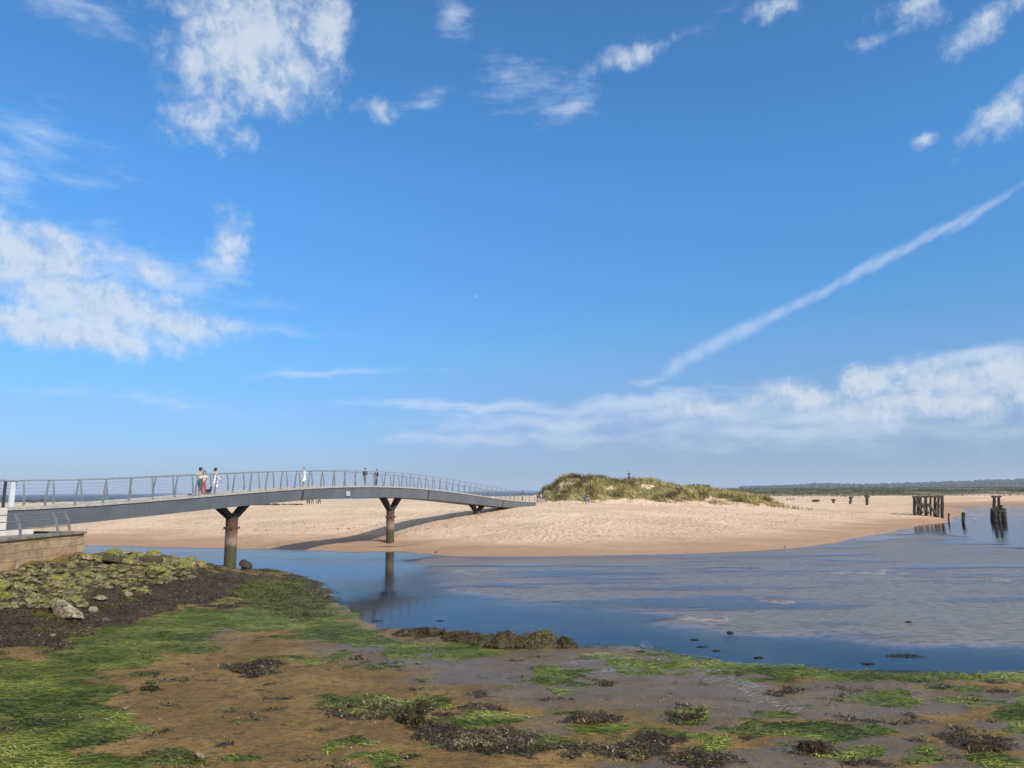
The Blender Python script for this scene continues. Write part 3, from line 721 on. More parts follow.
def build_shore_weed():
    x, y = scatter(420000, -26, 26, 13.0, 50)
    dens = np.clip(26.0 / np.hypot(x, y), 0.3, 1.6)
    z = height(x, y)
    al, wr, we, ro = shore_masks(x, y, z)
    pa = sstep(0.25, 0.8, al + 0.9 * fbm(x / 0.5, y / 0.4, 4, 180)) * (1 - 0.8 * wr) * (z > -0.12)
    k = RNG.random(len(x)) < pa * 0.75 * dens
    xx, yy, zz = x[k], y[k], z[k]; n = len(xx)
    flow = 0.35 * np.sin(xx * 0.35) + 2.2 * fbm(xx / 3.5, yy / 3.5, 2, 181)
    a = flow + RNG.normal(0, 0.6, n)
    tone = np.clip(0.36 + 1.9 * fbm(xx / 1.4, yy / 0.7, 4, 182) + RNG.uniform(-0.34, 0.34, n), 0, 1)
    me = ribbons('green_seaweed', np.stack([xx, yy, zz + RNG.uniform(0.004, 0.03, n)], -1), np.stack([np.cos(a), np.sin(a)], -1), RNG.uniform(-0.04, 0.09, n), RNG.uniform(0.07, 0.30, n),
                 RNG.uniform(0.010, 0.034, n), RNG.uniform(0.0, 0.1, n), None, tone)
    tag(link('green_seaweed', me, green_m), 'bright green seaweed carpet spread over the brown mud', 'seaweed', kind='stuff')
    pw = sstep(0.3, 0.8, wr + 0.9 * fbm(x / 0.45, y / 0.4, 4, 190)) * (z > -0.1) * (1 - 0.35 * ro)
    k = RNG.random(len(x)) < pw * 0.9 * dens
    xx, yy, zz = x[k], y[k], z[k]
    rep = 2; xx, yy, zz = np.repeat(xx, rep), np.repeat(yy, rep), np.repeat(zz, rep); n = len(xx)
    xx = xx + RNG.uniform(-.12, .12, n); yy = yy + RNG.uniform(-.12, .12, n)
    tone = np.clip(0.36 + 1.3 * fbm(xx / 0.7, yy / 0.6, 3, 191) + RNG.normal(0, 0.30, n), 0, 1)
    me = ribbons('brown_seaweed', np.stack([xx, yy, zz + RNG.uniform(-0.01, 0.05, n)], -1), heading(n), RNG.uniform(-0.1, 0.8, n), RNG.uniform(0.05, 0.14, n), RNG.uniform(0.018, 0.045, n), RNG.uniform(0.1, 0.8, n), None, tone, 2)
    tag(link('brown_seaweed', me, brown_m), 'dark brown bladder wrack lying over the bank and mud', 'seaweed', kind='stuff')
build_shore_weed()

# ------------------------------------------------------------------ the footbridge
_A, _B = at_depth(39, 510, 37.3), at_depth(535, 503, 112.0)
BT = np.array([_B[0] - _A[0], _B[1] - _A[1]]); BT /= np.hypot(*BT)
BN = np.array([BT[1], -BT[0]])                       # towards the camera side
BW = 2.6
def on_bridge(px, py, off=0.0):
    """chainage and height where a sight line meets the vertical plane off metres from the near face"""
    d = rays(px, py); q = np.array([_A[0], _A[1]]) + BN * off
    t = (q @ BN) / (d[:2] @ BN)
    p = CPOS + d * t
    return float((p[:2] - q) @ BT), float(p[2])
def bxyz(s, off, z): return Vector((_A[0] + BT[0] * s + BN[0] * off, _A[1] + BT[1] * s + BN[1] * off, z))
_prof = [(5, 514, 530.5), (40, 508.2, 528.2), (100, 505.3, 518.6), (180, 500.2, 513.0), (229, 497, 508.7), (265, 493.6, 504.3), (300, 490.4, 500.6), (325, 488.6, 498.3), (350, 487.6, 497.2), (390, 487.7, 498), (430, 491.2, 500.3), (476, 496.6, 503.7), (502, 500, 506.6), (536, 502.8, 507.2)]
_st = np.array([(*on_bridge(a, b), on_bridge(a, c)[1]) for a, b, c in _prof])
_pt, _pb = np.polyfit(_st[:, 0], _st[:, 1], 5), np.polyfit(_st[:, 0], _st[:, 1] - _st[:, 2], 3)
S0, S1 = _st[0, 0], _st[-1, 0]
def ztop(s): return float(np.polyval(_pt, np.clip(s, S0, S1)))
def zbot(s): return ztop(s) - max(0.45, float(np.polyval(_pb, np.clip(s, S0, S1))))
def _girder():
    m, nt = new_mat('bridge_grey_paint')
    co = nt.n('ShaderNodeTexCoord').outputs['Object']
    c = nt.mix(nt.rng(nt.noise(co, 0.5, 4), 0.35, 0.65), (0.086, 0.094, 0.106), (0.108, 0.117, 0.130))
    st = nt.noise(nt.mapping(co, sc=(2.2, 2.2, 0.12)), 2.0, 5, 0.7)
    c = nt.mix(nt.rng(st, 0.56, 0.72, 0, 0.6), c, (0.055, 0.055, 0.056))
    c = nt.mix(nt.rng(st, 0.42, 0.30, 0, 0.4), c, (0.16, 0.165, 0.17))
    finish(nt, c, 0.55, nt.bump(nt.noise(co, 1.2, 3), 0.15, 0.03), spec=0.3); return m
girder_m = _girder()
deck_m = flat_mat('bridge_deck', (0.36, 0.33, 0.29), (0.27, 0.245, 0.215), 3.0, 0.85, 0.2)
steel_m = flat_mat('galvanised_rail', (0.27, 0.295, 0.305), (0.19, 0.21, 0.22), 5.0, 0.5, 0.05, metal=0.2)
def _pier_mat():
    m, nt = new_mat('rusty_pier')
    pos = nt.n('ShaderNodeNewGeometry').outputs['Position']; sp = nt.n('ShaderNodeSeparateXYZ'); nt.put(sp.inputs[0], pos)
    n = nt.noise(nt.mapping(pos, sc=(1.5, 1.5, 0.6)), 2.2, 6, 0.65)
    zz = nt.math('ADD', sp.outputs[2], nt.math('MULTIPLY_ADD', n, 0.9, -0.45))
    c = nt.mix(nt.rng(zz, 1.35, 1.75), (0.062, 0.058, 0.028), (0.23, 0.165, 0.12))
    c = nt.mix(nt.rng(zz, 1.9, 2.6), c, (0.105, 0.050, 0.034))
    c = nt.mix(nt.rng(zz, 3.0, 3.7), c, (0.030, 0.024, 0.022))
    c = nt.mix(nt.rng(nt.noise(pos, 7, 5), 0.5, 0.75, 0, 0.6), c, (0.035, 0.026, 0.018))
    finish(nt, c, 0.85, nt.bump(n, 0.5, 0.04), spec=0.25)
    return m
pier_m = _pier_mat()
dark_m = flat_mat('dark_steel', (0.045, 0.034, 0.032), (0.025, 0.021, 0.021), 4, 0.8)
bridge = thing('footbridge', 'long grey steel footbridge arching over the channel to the beach', 'bridge', tuple(bxyz(S0, 0, zbot(S0))))
BO = bridge.location.copy()
def bpart(name, bm, m, parent=bridge, smooth=False):
    """bridge parts are modelled in place; the object's origin is at the bridge's own"""
    me = bm_mesh(bm, name); me.transform(Matrix.Translation(-BO)); return link(name, me, m, parent, smooth)
def loft(stations, section):
    bm = bmesh.new(); prev = None
    for s in stations:
        ring = [bm.verts.new(bxyz(s, o, z)) for o, z in section(s)]
        if prev:
            for k in range(len(ring)): bm.faces.new((prev[k], prev[(k + 1) % len(ring)], ring[(k + 1) % len(ring)], ring[k]))
        else: bm.faces.new(ring[::-1])
        prev = ring
    bm.faces.new(prev); return bm
STN = np.linspace(S0, S1, 90)
bpart('girder', loft(STN, lambda s: [(0, ztop(s)), (-0.10, zbot(s)), (-BW + 0.10, zbot(s)), (-BW, ztop(s))]), girder_m)
bpart('deck_shadow_strip', loft(STN, lambda s: [(-0.07, ztop(s) - 0.01), (-BW + 0.07, ztop(s) - 0.01), (-BW + 0.07, ztop(s) + 0.06), (-0.07, ztop(s) + 0.06)]), dark_m)  # recessed strip, coloured dark to draw the shadow line under the deck
bpart('deck', loft(STN, lambda s: [(0.06, ztop(s) + 0.055), (0.06, ztop(s) + 0.19), (-0.16, ztop(s) + 0.20), (-0.17, ztop(s) + 0.12), (-BW + 0.17, ztop(s) + 0.12), (-BW + 0.16, ztop(s) + 0.20), (-BW - 0.06, ztop(s) + 0.19), (-BW - 0.06, ztop(s) + 0.055)]), deck_m)
# cover plates at the girder splices, a small pale notice plate
for px in (303, 429, 503):
    s, _ = on_bridge(px, 495)
    bm = bmesh.new(); a, b = bxyz(s, 0.004, ztop(s) - 0.02), bxyz(s, -0.09, zbot(s) - 0.01)
    add_beam(bm, a, b, 0.20, 0.05, up=(BN[0], BN[1], 0)); bpart('splice_plate', bm, dark_m)
s, z = on_bridge(348, 493.5)
bm = bmesh.new(); add_beam(bm, bxyz(s - 0.3, 0.01, z), bxyz(s + 0.3, 0.01, z), 0.05, 0.42); bpart('notice_plate', bm, flat_mat('pale_plate', (0.36, 0.40, 0.42)))
# parapets
RAILH = 1.30
def rail_pt(s, off, h):
    lean = 0.14 * (h / RAILH) ** 2
    return bxyz(s, off + (lean if off > -1 else -lean), ztop(s) + 0.19 + h)
PITCHM = 1.72
NPOST = int((S1 - S0 - 0.6) / PITCHM)
post_bm = bmesh.new()
def post_mesh():
    bm = bmesh.new()
    prof = [(0, 0.0), (0.02, 0.45), (0.07, 0.9), (0.14, RAILH - 0.02)]
    for e in (-0.035, 0.035):
        prev = None
        for k, (o, h) in enumerate(prof):
            d = 0.075 - 0.04 * h / RAILH
            ring = [bm.verts.new(v) for v in ((e - 0.009, o, h), (e + 0.009, o, h), (e + 0.009, o - d, h), (e - 0.009, o - d, h))]
            if prev:
                for q in range(4): bm.faces.new((prev[q], prev[(q + 1) % 4], ring[(q + 1) % 4], ring[q]))
            else: bm.faces.new(ring[::-1])
            prev = ring
        bm.faces.new(prev)
    add_box(bm, (0, -0.03, 0.01), (0.16, 0.18, 0.02))
    return bm_mesh(bm, 'railing_post')
post_me = post_mesh(); post_me.materials.append(steel_m)
ang = math.atan2(BT[1], BT[0])
for side, off, ph in ((1, 0.0, 0.0), (-1, -BW, 0.8)):
    hand = bmesh.new(); ss = np.linspace(S0 - 0.1, S1 + 0.1, 80)
    add_tube(hand, [rail_pt(q, off, RAILH) for q in ss], 0.036, 6); bpart('handrail', hand, steel_m, smooth=True)
    for h in (0.18, 0.36, 0.54, 0.72, 0.90, 1.08):
        wr = bmesh.new(); add_tube(wr, [rail_pt(q, off, h) for q in ss], 0.0065, 4); bpart('rail_wire', wr, steel_m)
    for i in range(NPOST):
        s = S0 + 0.35 + ph + i * PITCHM
        o = bpy.data.objects.new('railing_post', post_me); COL.objects.link(o); o.parent = bridge
        o.location = bxyz(s, off, ztop(s) + 0.192) - BO
        o.rotation_euler = (0, 0, ang + math.pi + (0 if side > 0 else math.pi))
        o.rotation_euler = (0, 0, math.atan2(BN[1], BN[0]) - math.pi / 2 + (0 if side > 0 else math.pi))
# terminal pillar of the parapet
s, _ = on_bridge(11, 500)
bm = bmesh.new(); add_beam(bm, bxyz(s, 0.02, ztop(s) + 0.19), bxyz(s, 0.05, ztop(s) + 1.50), 0.12, 0.24, up=(BT[0], BT[1], 0), bevel=0.015)
bpart('end_pillar', bm, flat_mat('pale_painted_steel', (0.52, 0.57, 0.57), (0.46, 0.50, 0.50), 2, 0.5))
bm = bmesh.new(); add_beam(bm, bxyz(s - 0.38, 0.0, ztop(s) - 0.2), bxyz(s - 0.38, 0.05, ztop(s) + 1.45), 0.07, 0.12, up=(BT[0], BT[1], 0)); bpart('end_post', bm, dark_m)
# piers
def pier(px_c, y_pt, y_base, rad, arm, buried=False):
    s, zt = on_bridge(px_c, y_pt, -BW / 2)
    _, zb = on_bridge(px_c, y_base, -BW / 2)
    c = bxyz(s, -BW / 2, 0)
    bm = bmesh.new()
    if not buried:
        add_tube(bm, [(c.x, c.y, zb - 1.5), (c.x, c.y, zb), (c.x, c.y, (zb + zt) / 2), (c.x, c.y, zt)], rad, 24)
    else:
        add_tube(bm, [(c.x, c.y, zb - 1.5), (c.x, c.y, zb + 0.05)], rad, 24)
    p = bpart('pier', bm, pier_m, smooth=False)
    top = zt if not buried else zb + 0.05
    if not buried:
        bm = bmesh.new(); z = zb + (zt - zb) * 0.80
        add_tube(bm, [(c.x, c.y, z), (c.x, c.y, z + 0.1)], rad + 0.04, 24)
        for a in (0.3, 2.0, 3.6, 5.1): add_box(bm, (c.x + math.cos(a) * (rad + .07), c.y + math.sin(a) * (rad + .07), z + .05), (.1, .1, .16))
        bpart('collar', bm, pier_m, p)
    for q in (-1, 1):
        bm = bmesh.new()
        for off in (-BW / 2 - 0.22, -BW / 2 + 0.22):
            add_beam(bm, bxyz(s + q * 0.12, off * 0.55 - BW * 0.225, top - 0.02), bxyz(s + q * arm, off, zbot(s + q * arm) + 0.03), 0.22, 0.30)
        bpart('v_strut', bm, dark_m, p)
    bm = bmesh.new(); add_box(bm, (c.x, c.y, top + 0.12), (0.55, 0.62, 0.42), Matrix.Rotation(ang, 3, 'Z')); bpart('strut_foot', bm, dark_m, p)
pier(232, 518, 571, 0.41, 1.35)
pier(390.5, 510.5, 546, 0.40, 1.55)
pier(477, 507, 512.5, 0.42, 1.75, True)

# ------------------------------------------------------------------ quay wall, abutment, guard rail
WX = -22.0
def _stone_mat():
    m, nt = new_mat('sandstone_wall')
    co = nt.n('ShaderNodeTexCoord').outputs['Object']
    wv = nt.noise(co, 1.2, 3, color=True)
    s = nt.n('ShaderNodeVectorMath', operation='MULTIPLY_ADD'); nt.put(s.inputs[0], wv); s.inputs[1].default_value = (.0, .20, .20); nt.put(s.inputs[2], co)
    sw = nt.n('ShaderNodeSeparateXYZ'); nt.put(sw.inputs[0], s.outputs[0])
    cb = nt.n('ShaderNodeCombineXYZ'); nt.put(cb.inputs[0], nt.math('ADD', sw.outputs[1], sw.outputs[0])); nt.put(cb.inputs[1], sw.outputs[2])
    br = nt.n('ShaderNodeTexBrick', offset=0.5, squash=1.8, squash_frequency=2)
    nt.put(br.inputs['Vector'], cb.outputs[0]); br.inputs['Scale'].default_value = 1.0
    br.inputs['Brick Width'].default_value = 0.78; br.inputs['Row Height'].default_value = 0.36; br.inputs['Mortar Size'].default_value = 0.016; br.inputs['Mortar Smooth'].default_value = 0.3
    for q, c in zip(('Color1', 'Color2', 'Mortar'), ((0.0,) * 3, (1.0,) * 3, (0.5,) * 3)): nt.put(br.inputs[q], c)
    rp = nt.n('ShaderNodeValToRGB'); nt.put(rp.inputs[0], br.outputs['Color']); c = rp.color_ramp
    c.elements[0].color = (0.24, 0.175, 0.105, 1); c.elements[1].color = (0.40, 0.33, 0.22, 1)
    for p, q in ((0.35, (0.33, 0.225, 0.12, 1)), (0.6, (0.28, 0.21, 0.13, 1)), (0.8, (0.34, 0.19, 0.11, 1))): c.elements.new(p).color = q
    col = nt.mix(nt.rng(nt.noise(co, 2.0, 5, 0.65), 0.40, 0.68, 0, 0.7), rp.outputs[0], (0.17, 0.125, 0.075))
    col = nt.mix(nt.rng(nt.noise(co, 0.9, 4), 0.56, 0.68, 0, 0.8), col, (0.47, 0.39, 0.26))
    col = nt.mix(nt.math('MULTIPLY', br.outputs['Fac'], nt.rng(nt.noise(co, 1.7, 4), 0.4, 0.6, 0.15, 0.9)), col, (0.11, 0.08, 0.05))
    col = nt.mix(nt.rng(nt.noise(co, 0.8, 5, 0.7), 0.42, 0.62, 0, 0.7), col, (0.34, 0.235, 0.11))
    sz = nt.n('ShaderNodeSeparateXYZ'); nt.put(sz.inputs[0], co)
    col = nt.mix(nt.rng(nt.math('ADD', sz.outputs[2], nt.math('MULTIPLY', nt.noise(co, 1.5, 4), 0.8)), 0.75, 0.2), col, (0.15, 0.11, 0.085))
    h = nt.math('SUBTRACT', nt.noise(co, 5, 5, 0.65), nt.math('MULTIPLY', br.outputs['Fac'], 1.2))
    finish(nt, col, 0.92, nt.bump(h, 0.8, 0.06), spec=0.2)
    return m
stone_m = _stone_mat()
WZ0, WZ1 = 0.9, 3.14
WY0, WY1 = 6.0, 39.3
wall = thing('quay_wall', 'weathered sandstone quay wall of uneven blocks beside the bridge abutment', 'wall', (WX, WY1, WZ0))
def wpart(name, bm, m, parent=wall, smooth=False):
    me = bm_mesh(bm, name); me.transform(Matrix.Translation(-Vector(wall.location))); return link(name, me, m, parent, smooth)
bm = bmesh.new()
ny, nz = 150, 14
ys, zs = np.linspace(WY0, WY1, ny), np.linspace(WZ0, WZ1, nz)
G = [[bm.verts.new((WX - 0.10 * (zz - WZ0) + 0.05 * (vnoise(np.array([yy / .7]), np.array([zz / .36]), 4)[0] - .5), yy, zz)) for zz in zs] for yy in ys]
for i in range(ny - 1):
    for j in range(nz - 1): bm.faces.new((G[i][j], G[i + 1][j], G[i + 1][j + 1], G[i][j + 1]))
H = [[bm.verts.new((WX - 0.10 * (zz - WZ0) - 0.25 * k + 0.04 * (vnoise(np.array([k / 2.]), np.array([zz / .36]), 4)[0] - .5), WY1 + 0.25 * k * 0.12, zz)) for zz in zs] for k in range(20)]
for j in range(nz - 1): bm.faces.new((G[-1][j], H[0][j], H[0][j + 1], G[-1][j + 1]))
for k in range(19):
    for j in range(nz - 1): bm.faces.new((H[k][j], H[k + 1][j], H[k + 1][j + 1], H[k][j + 1]))
wpart('masonry', bm, stone_m, smooth=False)
cop_m = flat_mat('coping_stone', (0.22, 0.18, 0.13), (0.12, 0.10, 0.075), 2.5, 0.9, 0.5, dist=0.04)
bm = bmesh.new()
yy = WY0
while yy < WY1 - 0.2:
    L = min(random.uniform(0.9, 1.5), WY1 + 0.12 - yy)
    add_box(bm, (WX - 0.42 + random.uniform(-.015, .015), yy + L / 2, WZ1 + 0.055), (0.62, L - 0.03, 0.12 + random.uniform(-.01, .01)), bevel=0.02); yy += L
for k in range(6): add_box(bm, (WX - 1.1 - 0.9 * k, WY1 - 0.15 + 0.1 * k, WZ1 + 0.055), (0.86, 0.62, 0.12), bevel=0.02)
wpart('coping', bm, cop_m)
bm = bmesh.new(); add_box(bm, (WX - 30.75, (WY0 + WY1) / 2 - 0.2, WZ1 - 0.75), (60, WY1 - WY0 - 0.8, 1.62))
o = link('quay_path', bm_mesh(bm), flat_mat('quay_paving', (0.26, 0.235, 0.20), (0.20, 0.18, 0.155), 1.5, 0.9, 0.3), smooth=False); tag(o, kind='structure')
conc_m = flat_mat('pale_concrete', (0.52, 0.49, 0.44), (0.44, 0.41, 0.37), 1.6, 0.85, 0.2)
s, _ = on_bridge(2, 520)
ab = thing('bridge_abutment', 'pale concrete abutment block carrying the near end of the footbridge', 'abutment', tuple(bxyz(S0 - 1.2, -BW / 2, WZ1 + 0.06)))
def apart(name, bm, m):
    me = bm_mesh(bm, name); me.transform(Matrix.Translation(-Vector(ab.location))); return link(name, me, m, ab, False)
M3 = Matrix.Rotation(ang, 3, 'Z')
bm = bmesh.new(); c = bxyz(S0 - 3.05, -BW / 2, 0); add_box(bm, (c.x, c.y, (WZ1 + ztop(S0) + .19) / 2 + .03), (6.0, BW + 0.5, ztop(S0) + 0.19 - WZ1 - .06), M3, 0.03); apart('ramp_block', bm, conc_m)
bm = bmesh.new(); c = bxyz(S0 + 0.85, -BW / 2 - .1, 0); add_box(bm, (c.x, c.y, WZ1 + 0.19), (1.5, BW + 0.1, 0.26), M3, 0.02); apart('bearing_shelf', bm, conc_m)
bm = bmesh.new(); c = bxyz(S0 + 0.55, -BW / 2, 0); add_box(bm, (c.x, c.y, (WZ1 + 0.32 + zbot(S0 + .5)) / 2), (0.5, BW - 0.5, max(0.1, zbot(S0 + .5) - WZ1 - 0.33)), M3); apart('bearing', bm, dark_m)
# approach parapet with mesh infill
ap = thing('approach_railing', 'pale railing with close horizontal bars on the bridge approach', 'railing', tuple(bxyz(S0 - 0.2, 0, ztop(S0) + 0.19)))
def appart(name, bm, m):
    me = bm_mesh(bm, name); me.transform(Matrix.Translation(-Vector(ap.location))); return link(name, me, m, ap, False)
for i in range(4):
    bm = bmesh.new(); add_beam(bm, bxyz(S0 - 0.6 - 1.7 * i, 0.03, ztop(S0) + 0.19), bxyz(S0 - 0.6 - 1.7 * i, 0.05, ztop(S0) + 1.5), 0.06, 0.1, up=(BT[0], BT[1], 0)); appart('post', bm, steel_m)
for h in np.arange(0.12, 1.25, 0.09):
    bm = bmesh.new(); add_tube(bm, [bxyz(S0 - 0.3, 0.03, ztop(S0) + .19 + h), bxyz(S0 - 6.0, 0.03, ztop(S0) + .19 + h)], 0.016, 5); appart('bar', bm, steel_m)
bm = bmesh.new(); add_tube(bm, [bxyz(S0 - 0.2, 0.05, ztop(S0) + 1.5), bxyz(S0 - 6.0, 0.05, ztop(S0) + 1.5)], 0.036, 6); appart('handrail', bm, steel_m)
# guard rail on the quay edge: bent flat posts and three rails
gr = thing('guard_rail', 'low dark grey guard rail of bent posts on top of the stone wall', 'railing', (WX - 0.45, WY1 - 0.4, WZ1 + 0.115))
rail_m = flat_mat('weathered_grey_rail', (0.17, 0.18, 0.19), (0.11, 0.115, 0.12), 5, 0.6)
def gpart(name, bm):
    me = bm_mesh(bm, name); me.transform(Matrix.Translation(-Vector(gr.location))); return link(name, me, rail_m, gr, False)
def rail_y(px):
    """where along the wall a sight line at that column meets the rail's plane"""
    d = rays(px, 525); return d[1] * ((WX - 0.45) / d[0])
gy = [rail_y(67), rail_y(55), rail_y(18)]
gy += [gy[-1] - 4.6 * k for k in (1, 2, 3, 4, 5)]
bend = [(0.14, 0), (0.13, 0.25), (0.06, 0.55), (-0.04, 0.80), (-0.16, 1.0)]
for y in gy:
    bm = bmesh.new(); prev = None
    for dx, h in bend:
        ring = [bm.verts.new((WX - 0.45 + dx + a, y + b, WZ1 + 0.115 + h)) for a, b in ((-.05, -.03), (.05, -.03), (.05, .03), (-.05, .03))]
        if prev:
            for k in range(4): bm.faces.new((prev[k], prev[(k + 1) % 4], ring[(k + 1) % 4], ring[k]))
        else: bm.faces.new(ring[::-1])
        prev = ring
    bm.faces.new(prev); gpart('post', bm)
for dx, h in ((0.10, 0.36), (0.0, 0.70), (-0.16, 1.0)):
    bm = bmesh.new(); add_tube(bm, [(WX - 0.45 + dx, y, WZ1 + 0.115 + h) for y in np.linspace(gy[0] + 0.05, gy[-1], 12)], 0.026, 6); gpart('rail', bm)

# ------------------------------------------------------------------ rocks
def rock_mesh(seed, sx, sy, sz, planes=16, sub=4):
    rg = np.random.default_rng(seed)
    bm = bmesh.new(); bmesh.ops.create_icosphere(bm, subdivisions=sub, radius=1.0)
    bm.verts.ensure_lookup_table()
    v = np.array([q.co[:] for q in bm.verts]); v /= np.linalg.norm(v, axis=1)[:, None]
    nrm = rg.normal(size=(planes, 3)); nrm /= np.linalg.norm(nrm, axis=1)[:, None]
    dd = rg.uniform(0.62, 0.98, planes)
    dot = v @ nrm.T
    rr = np.min(np.where(dot > 0.05, dd / np.maximum(dot, 0.05), 9), axis=1)
    rr = np.minimum(rr, 1.12)
    rr *= 1 + 0.10 * fbm(v[:, 0] * 3 + seed, v[:, 1] * 3 + v[:, 2] * 2.2, 3, seed) + 0.05 * fbm(v[:, 0] * 9 + seed, v[:, 1] * 9 + v[:, 2] * 7, 2, seed + 3)
    w_ = v * rr[:, None] * np.array([sx, sy, sz])
    for q, c in zip(bm.verts, w_): q.co = c
    return bm_mesh(bm, 'rock')
def _rock_mat(name, stone, weed, amount, dark=(0.05, 0.038, 0.026)):
    m, nt = new_mat(name)
    co = nt.n('ShaderNodeTexCoord').outputs['Object']; oi = nt.n('ShaderNodeObjectInfo').outputs['Random']
    sh = nt.n('ShaderNodeVectorMath', operation='ADD'); nt.put(sh.inputs[0], co)
    cb = nt.n('ShaderNodeCombineXYZ'); nt.put(cb.inputs[0], nt.math('MULTIPLY', oi, 37.0)); nt.put(sh.inputs[1], cb.outputs[0]); p = sh.outputs[0]
    c = nt.mix(nt.rng(nt.noise(p, 2.5, 5, 0.65), 0.35, 0.65), stone[0], stone[1])
    g = nt.n('ShaderNodeSeparateXYZ'); nt.put(g.inputs[0], nt.n('ShaderNodeNewGeometry').outputs['Normal'])
    k = nt.math('ADD', nt.math('MULTIPLY', g.outputs[2], 0.35), nt.math('ADD', nt.math('MULTIPLY', nt.noise(p, 2.2, 5, 0.7), 1.4), nt.math('MULTIPLY', oi, 0.5)))
    c = nt.mix(nt.rng(k, 1.35 - amount, 1.60 - amount), c, nt.mix(nt.noise(p, 8, 4), weed[0], weed[1]))
    c = nt.mix(nt.rng(nt.noise(p, 4.0, 5, 0.7), 0.47, 0.62, 0, 0.88), c, dark)
    finish(nt, c, 0.9, nt.bump(nt.noise(p, 9, 5, 0.65), 0.7, 0.06), spec=0.2)
    return m
rub_m = _rock_mat('rubble_stone', ((0.15, 0.11, 0.06), (0.40, 0.31, 0.18)), ((0.075, 0.082, 0.013), (0.34, 0.31, 0.068)), 0.50)
gravel_m = _rock_mat('rubble_gravel', ((0.06, 0.045, 0.025), (0.24, 0.18, 0.10)), ((0.05, 0.055, 0.012), (0.22, 0.20, 0.05)), 0.3)
pale_m = _rock_mat('pale_stone', ((0.22, 0.165, 0.10), (0.34, 0.28, 0.185)), ((0.24, 0.20, 0.07), (0.30, 0.26, 0.10)), -0.05)
weedrock_m = _rock_mat('weedy_rock', ((0.05, 0.038, 0.022), (0.09, 0.07, 0.04)), ((0.045, 0.036, 0.013), (0.10, 0.08, 0.028)), 0.25)
black_m = _rock_mat('dark_rock', ((0.035, 0.030, 0.028), (0.06, 0.052, 0.045)), ((0.03, 0.04, 0.018), (0.05, 0.06, 0.02)), 0.0)
RV = [rock_mesh(300 + k, *s) for k, s in enumerate([(1, .72, .48), (1, .8, .55), (.9, .95, .42), (1.1, .6, .5), (.85, .8, .62), (1.2, .7, .38), (1, .9, .5), (.95, .6, .45)])]
for me in RV: me.materials.append(rub_m)
def place_rock(me, p, s, rz, tilt=(0, 0), sink=0.3, name='rock', mat=None):
    o = bpy.data.objects.new(name, me); COL.objects.link(o)
    o.location = (p[0], p[1], p[2] + s * (0.45 - sink)); o.rotation_euler = (tilt[0], tilt[1], rz); o.scale = (s, s, s)
    if mat:
        o.data = me.copy(); o.data.materials.clear(); o.data.materials.append(mat)
    return o
def build_rubble():
    x, y = scatter(16000, -34, -12, 28, 50)
    z = height(x, y); al, wr, we, ro = shore_masks(x, y, z)
    k = (ro > 0.45) & (x > WX + 0.3) & (z > 0.12) | ((y > WY1 + 0.5) & (ro > 0.3) & (z > 0.12))
    x, y, z = x[k], y[k], z[k]
    done = []; rg = np.random.default_rng(12)
    for a, b, c in zip(x, y, z):
        s = float(np.clip(rg.lognormal(-1.42, 0.45), 0.13, 0.50))
        if any((a - q[0]) ** 2 + (b - q[1]) ** 2 < (0.44 * (s + q[2])) ** 2 for q in done): continue
        done.append((a, b, s))
        o = place_rock(RV[rg.integers(len(RV))], (a, b, c), s, rg.uniform(0, 6.3), (rg.uniform(-.35, .35), rg.uniform(-.35, .35)), rg.uniform(0.1, 0.4))
        tag(o, 'yellow-green algae covered stone in the rubble heap below the quay wall', 'rock', 'stones of the rubble heap below the wall')
        if len(done) >= 296: break
    # the small stuff between them
    x, y = scatter(14000, -34, -12, 28, 50); z = height(x, y); ro = shore_masks(x, y, z)[3]
    k = (ro > 0.35) & (x > WX + 0.2) & (z > 0.1) & (RNG.random(len(x)) < 0.6); x, y, z = x[k], y[k], z[k]
    bm = bmesh.new(); bmesh.ops.create_icosphere(bm, subdivisions=2, radius=1); bv = np.array([v.co[:] for v in bm.verts]); bm.verts.index_update(); bf = np.array([[v.index for v in f.verts] for f in bm.faces]); bm.free()
    V, F = [], []
    for i, (a, b, c) in enumerate(zip(x, y, z)):
        sc = rg.uniform(0.05, 0.16); V.append(bv * rg.uniform(.75, 1.2, (len(bv), 1)) * sc * np.array([1.2, 1, .6]) + np.array([a, b, c + sc * .3])); F.append(bf + i * len(bv))
    tag(link('rubble_gravel', mesh_np('rubble_gravel', np.concatenate(V), np.concatenate(F)), gravel_m, smooth=False), 'small broken stones filling the gaps of the rubble heap', 'stones', kind='stuff')
build_rubble()
def g2(px, py, tmax=160): return ground_at(px, py, 8, tmax)
RV.append(rock_mesh(350, 1.25, .48, .34, planes=14))
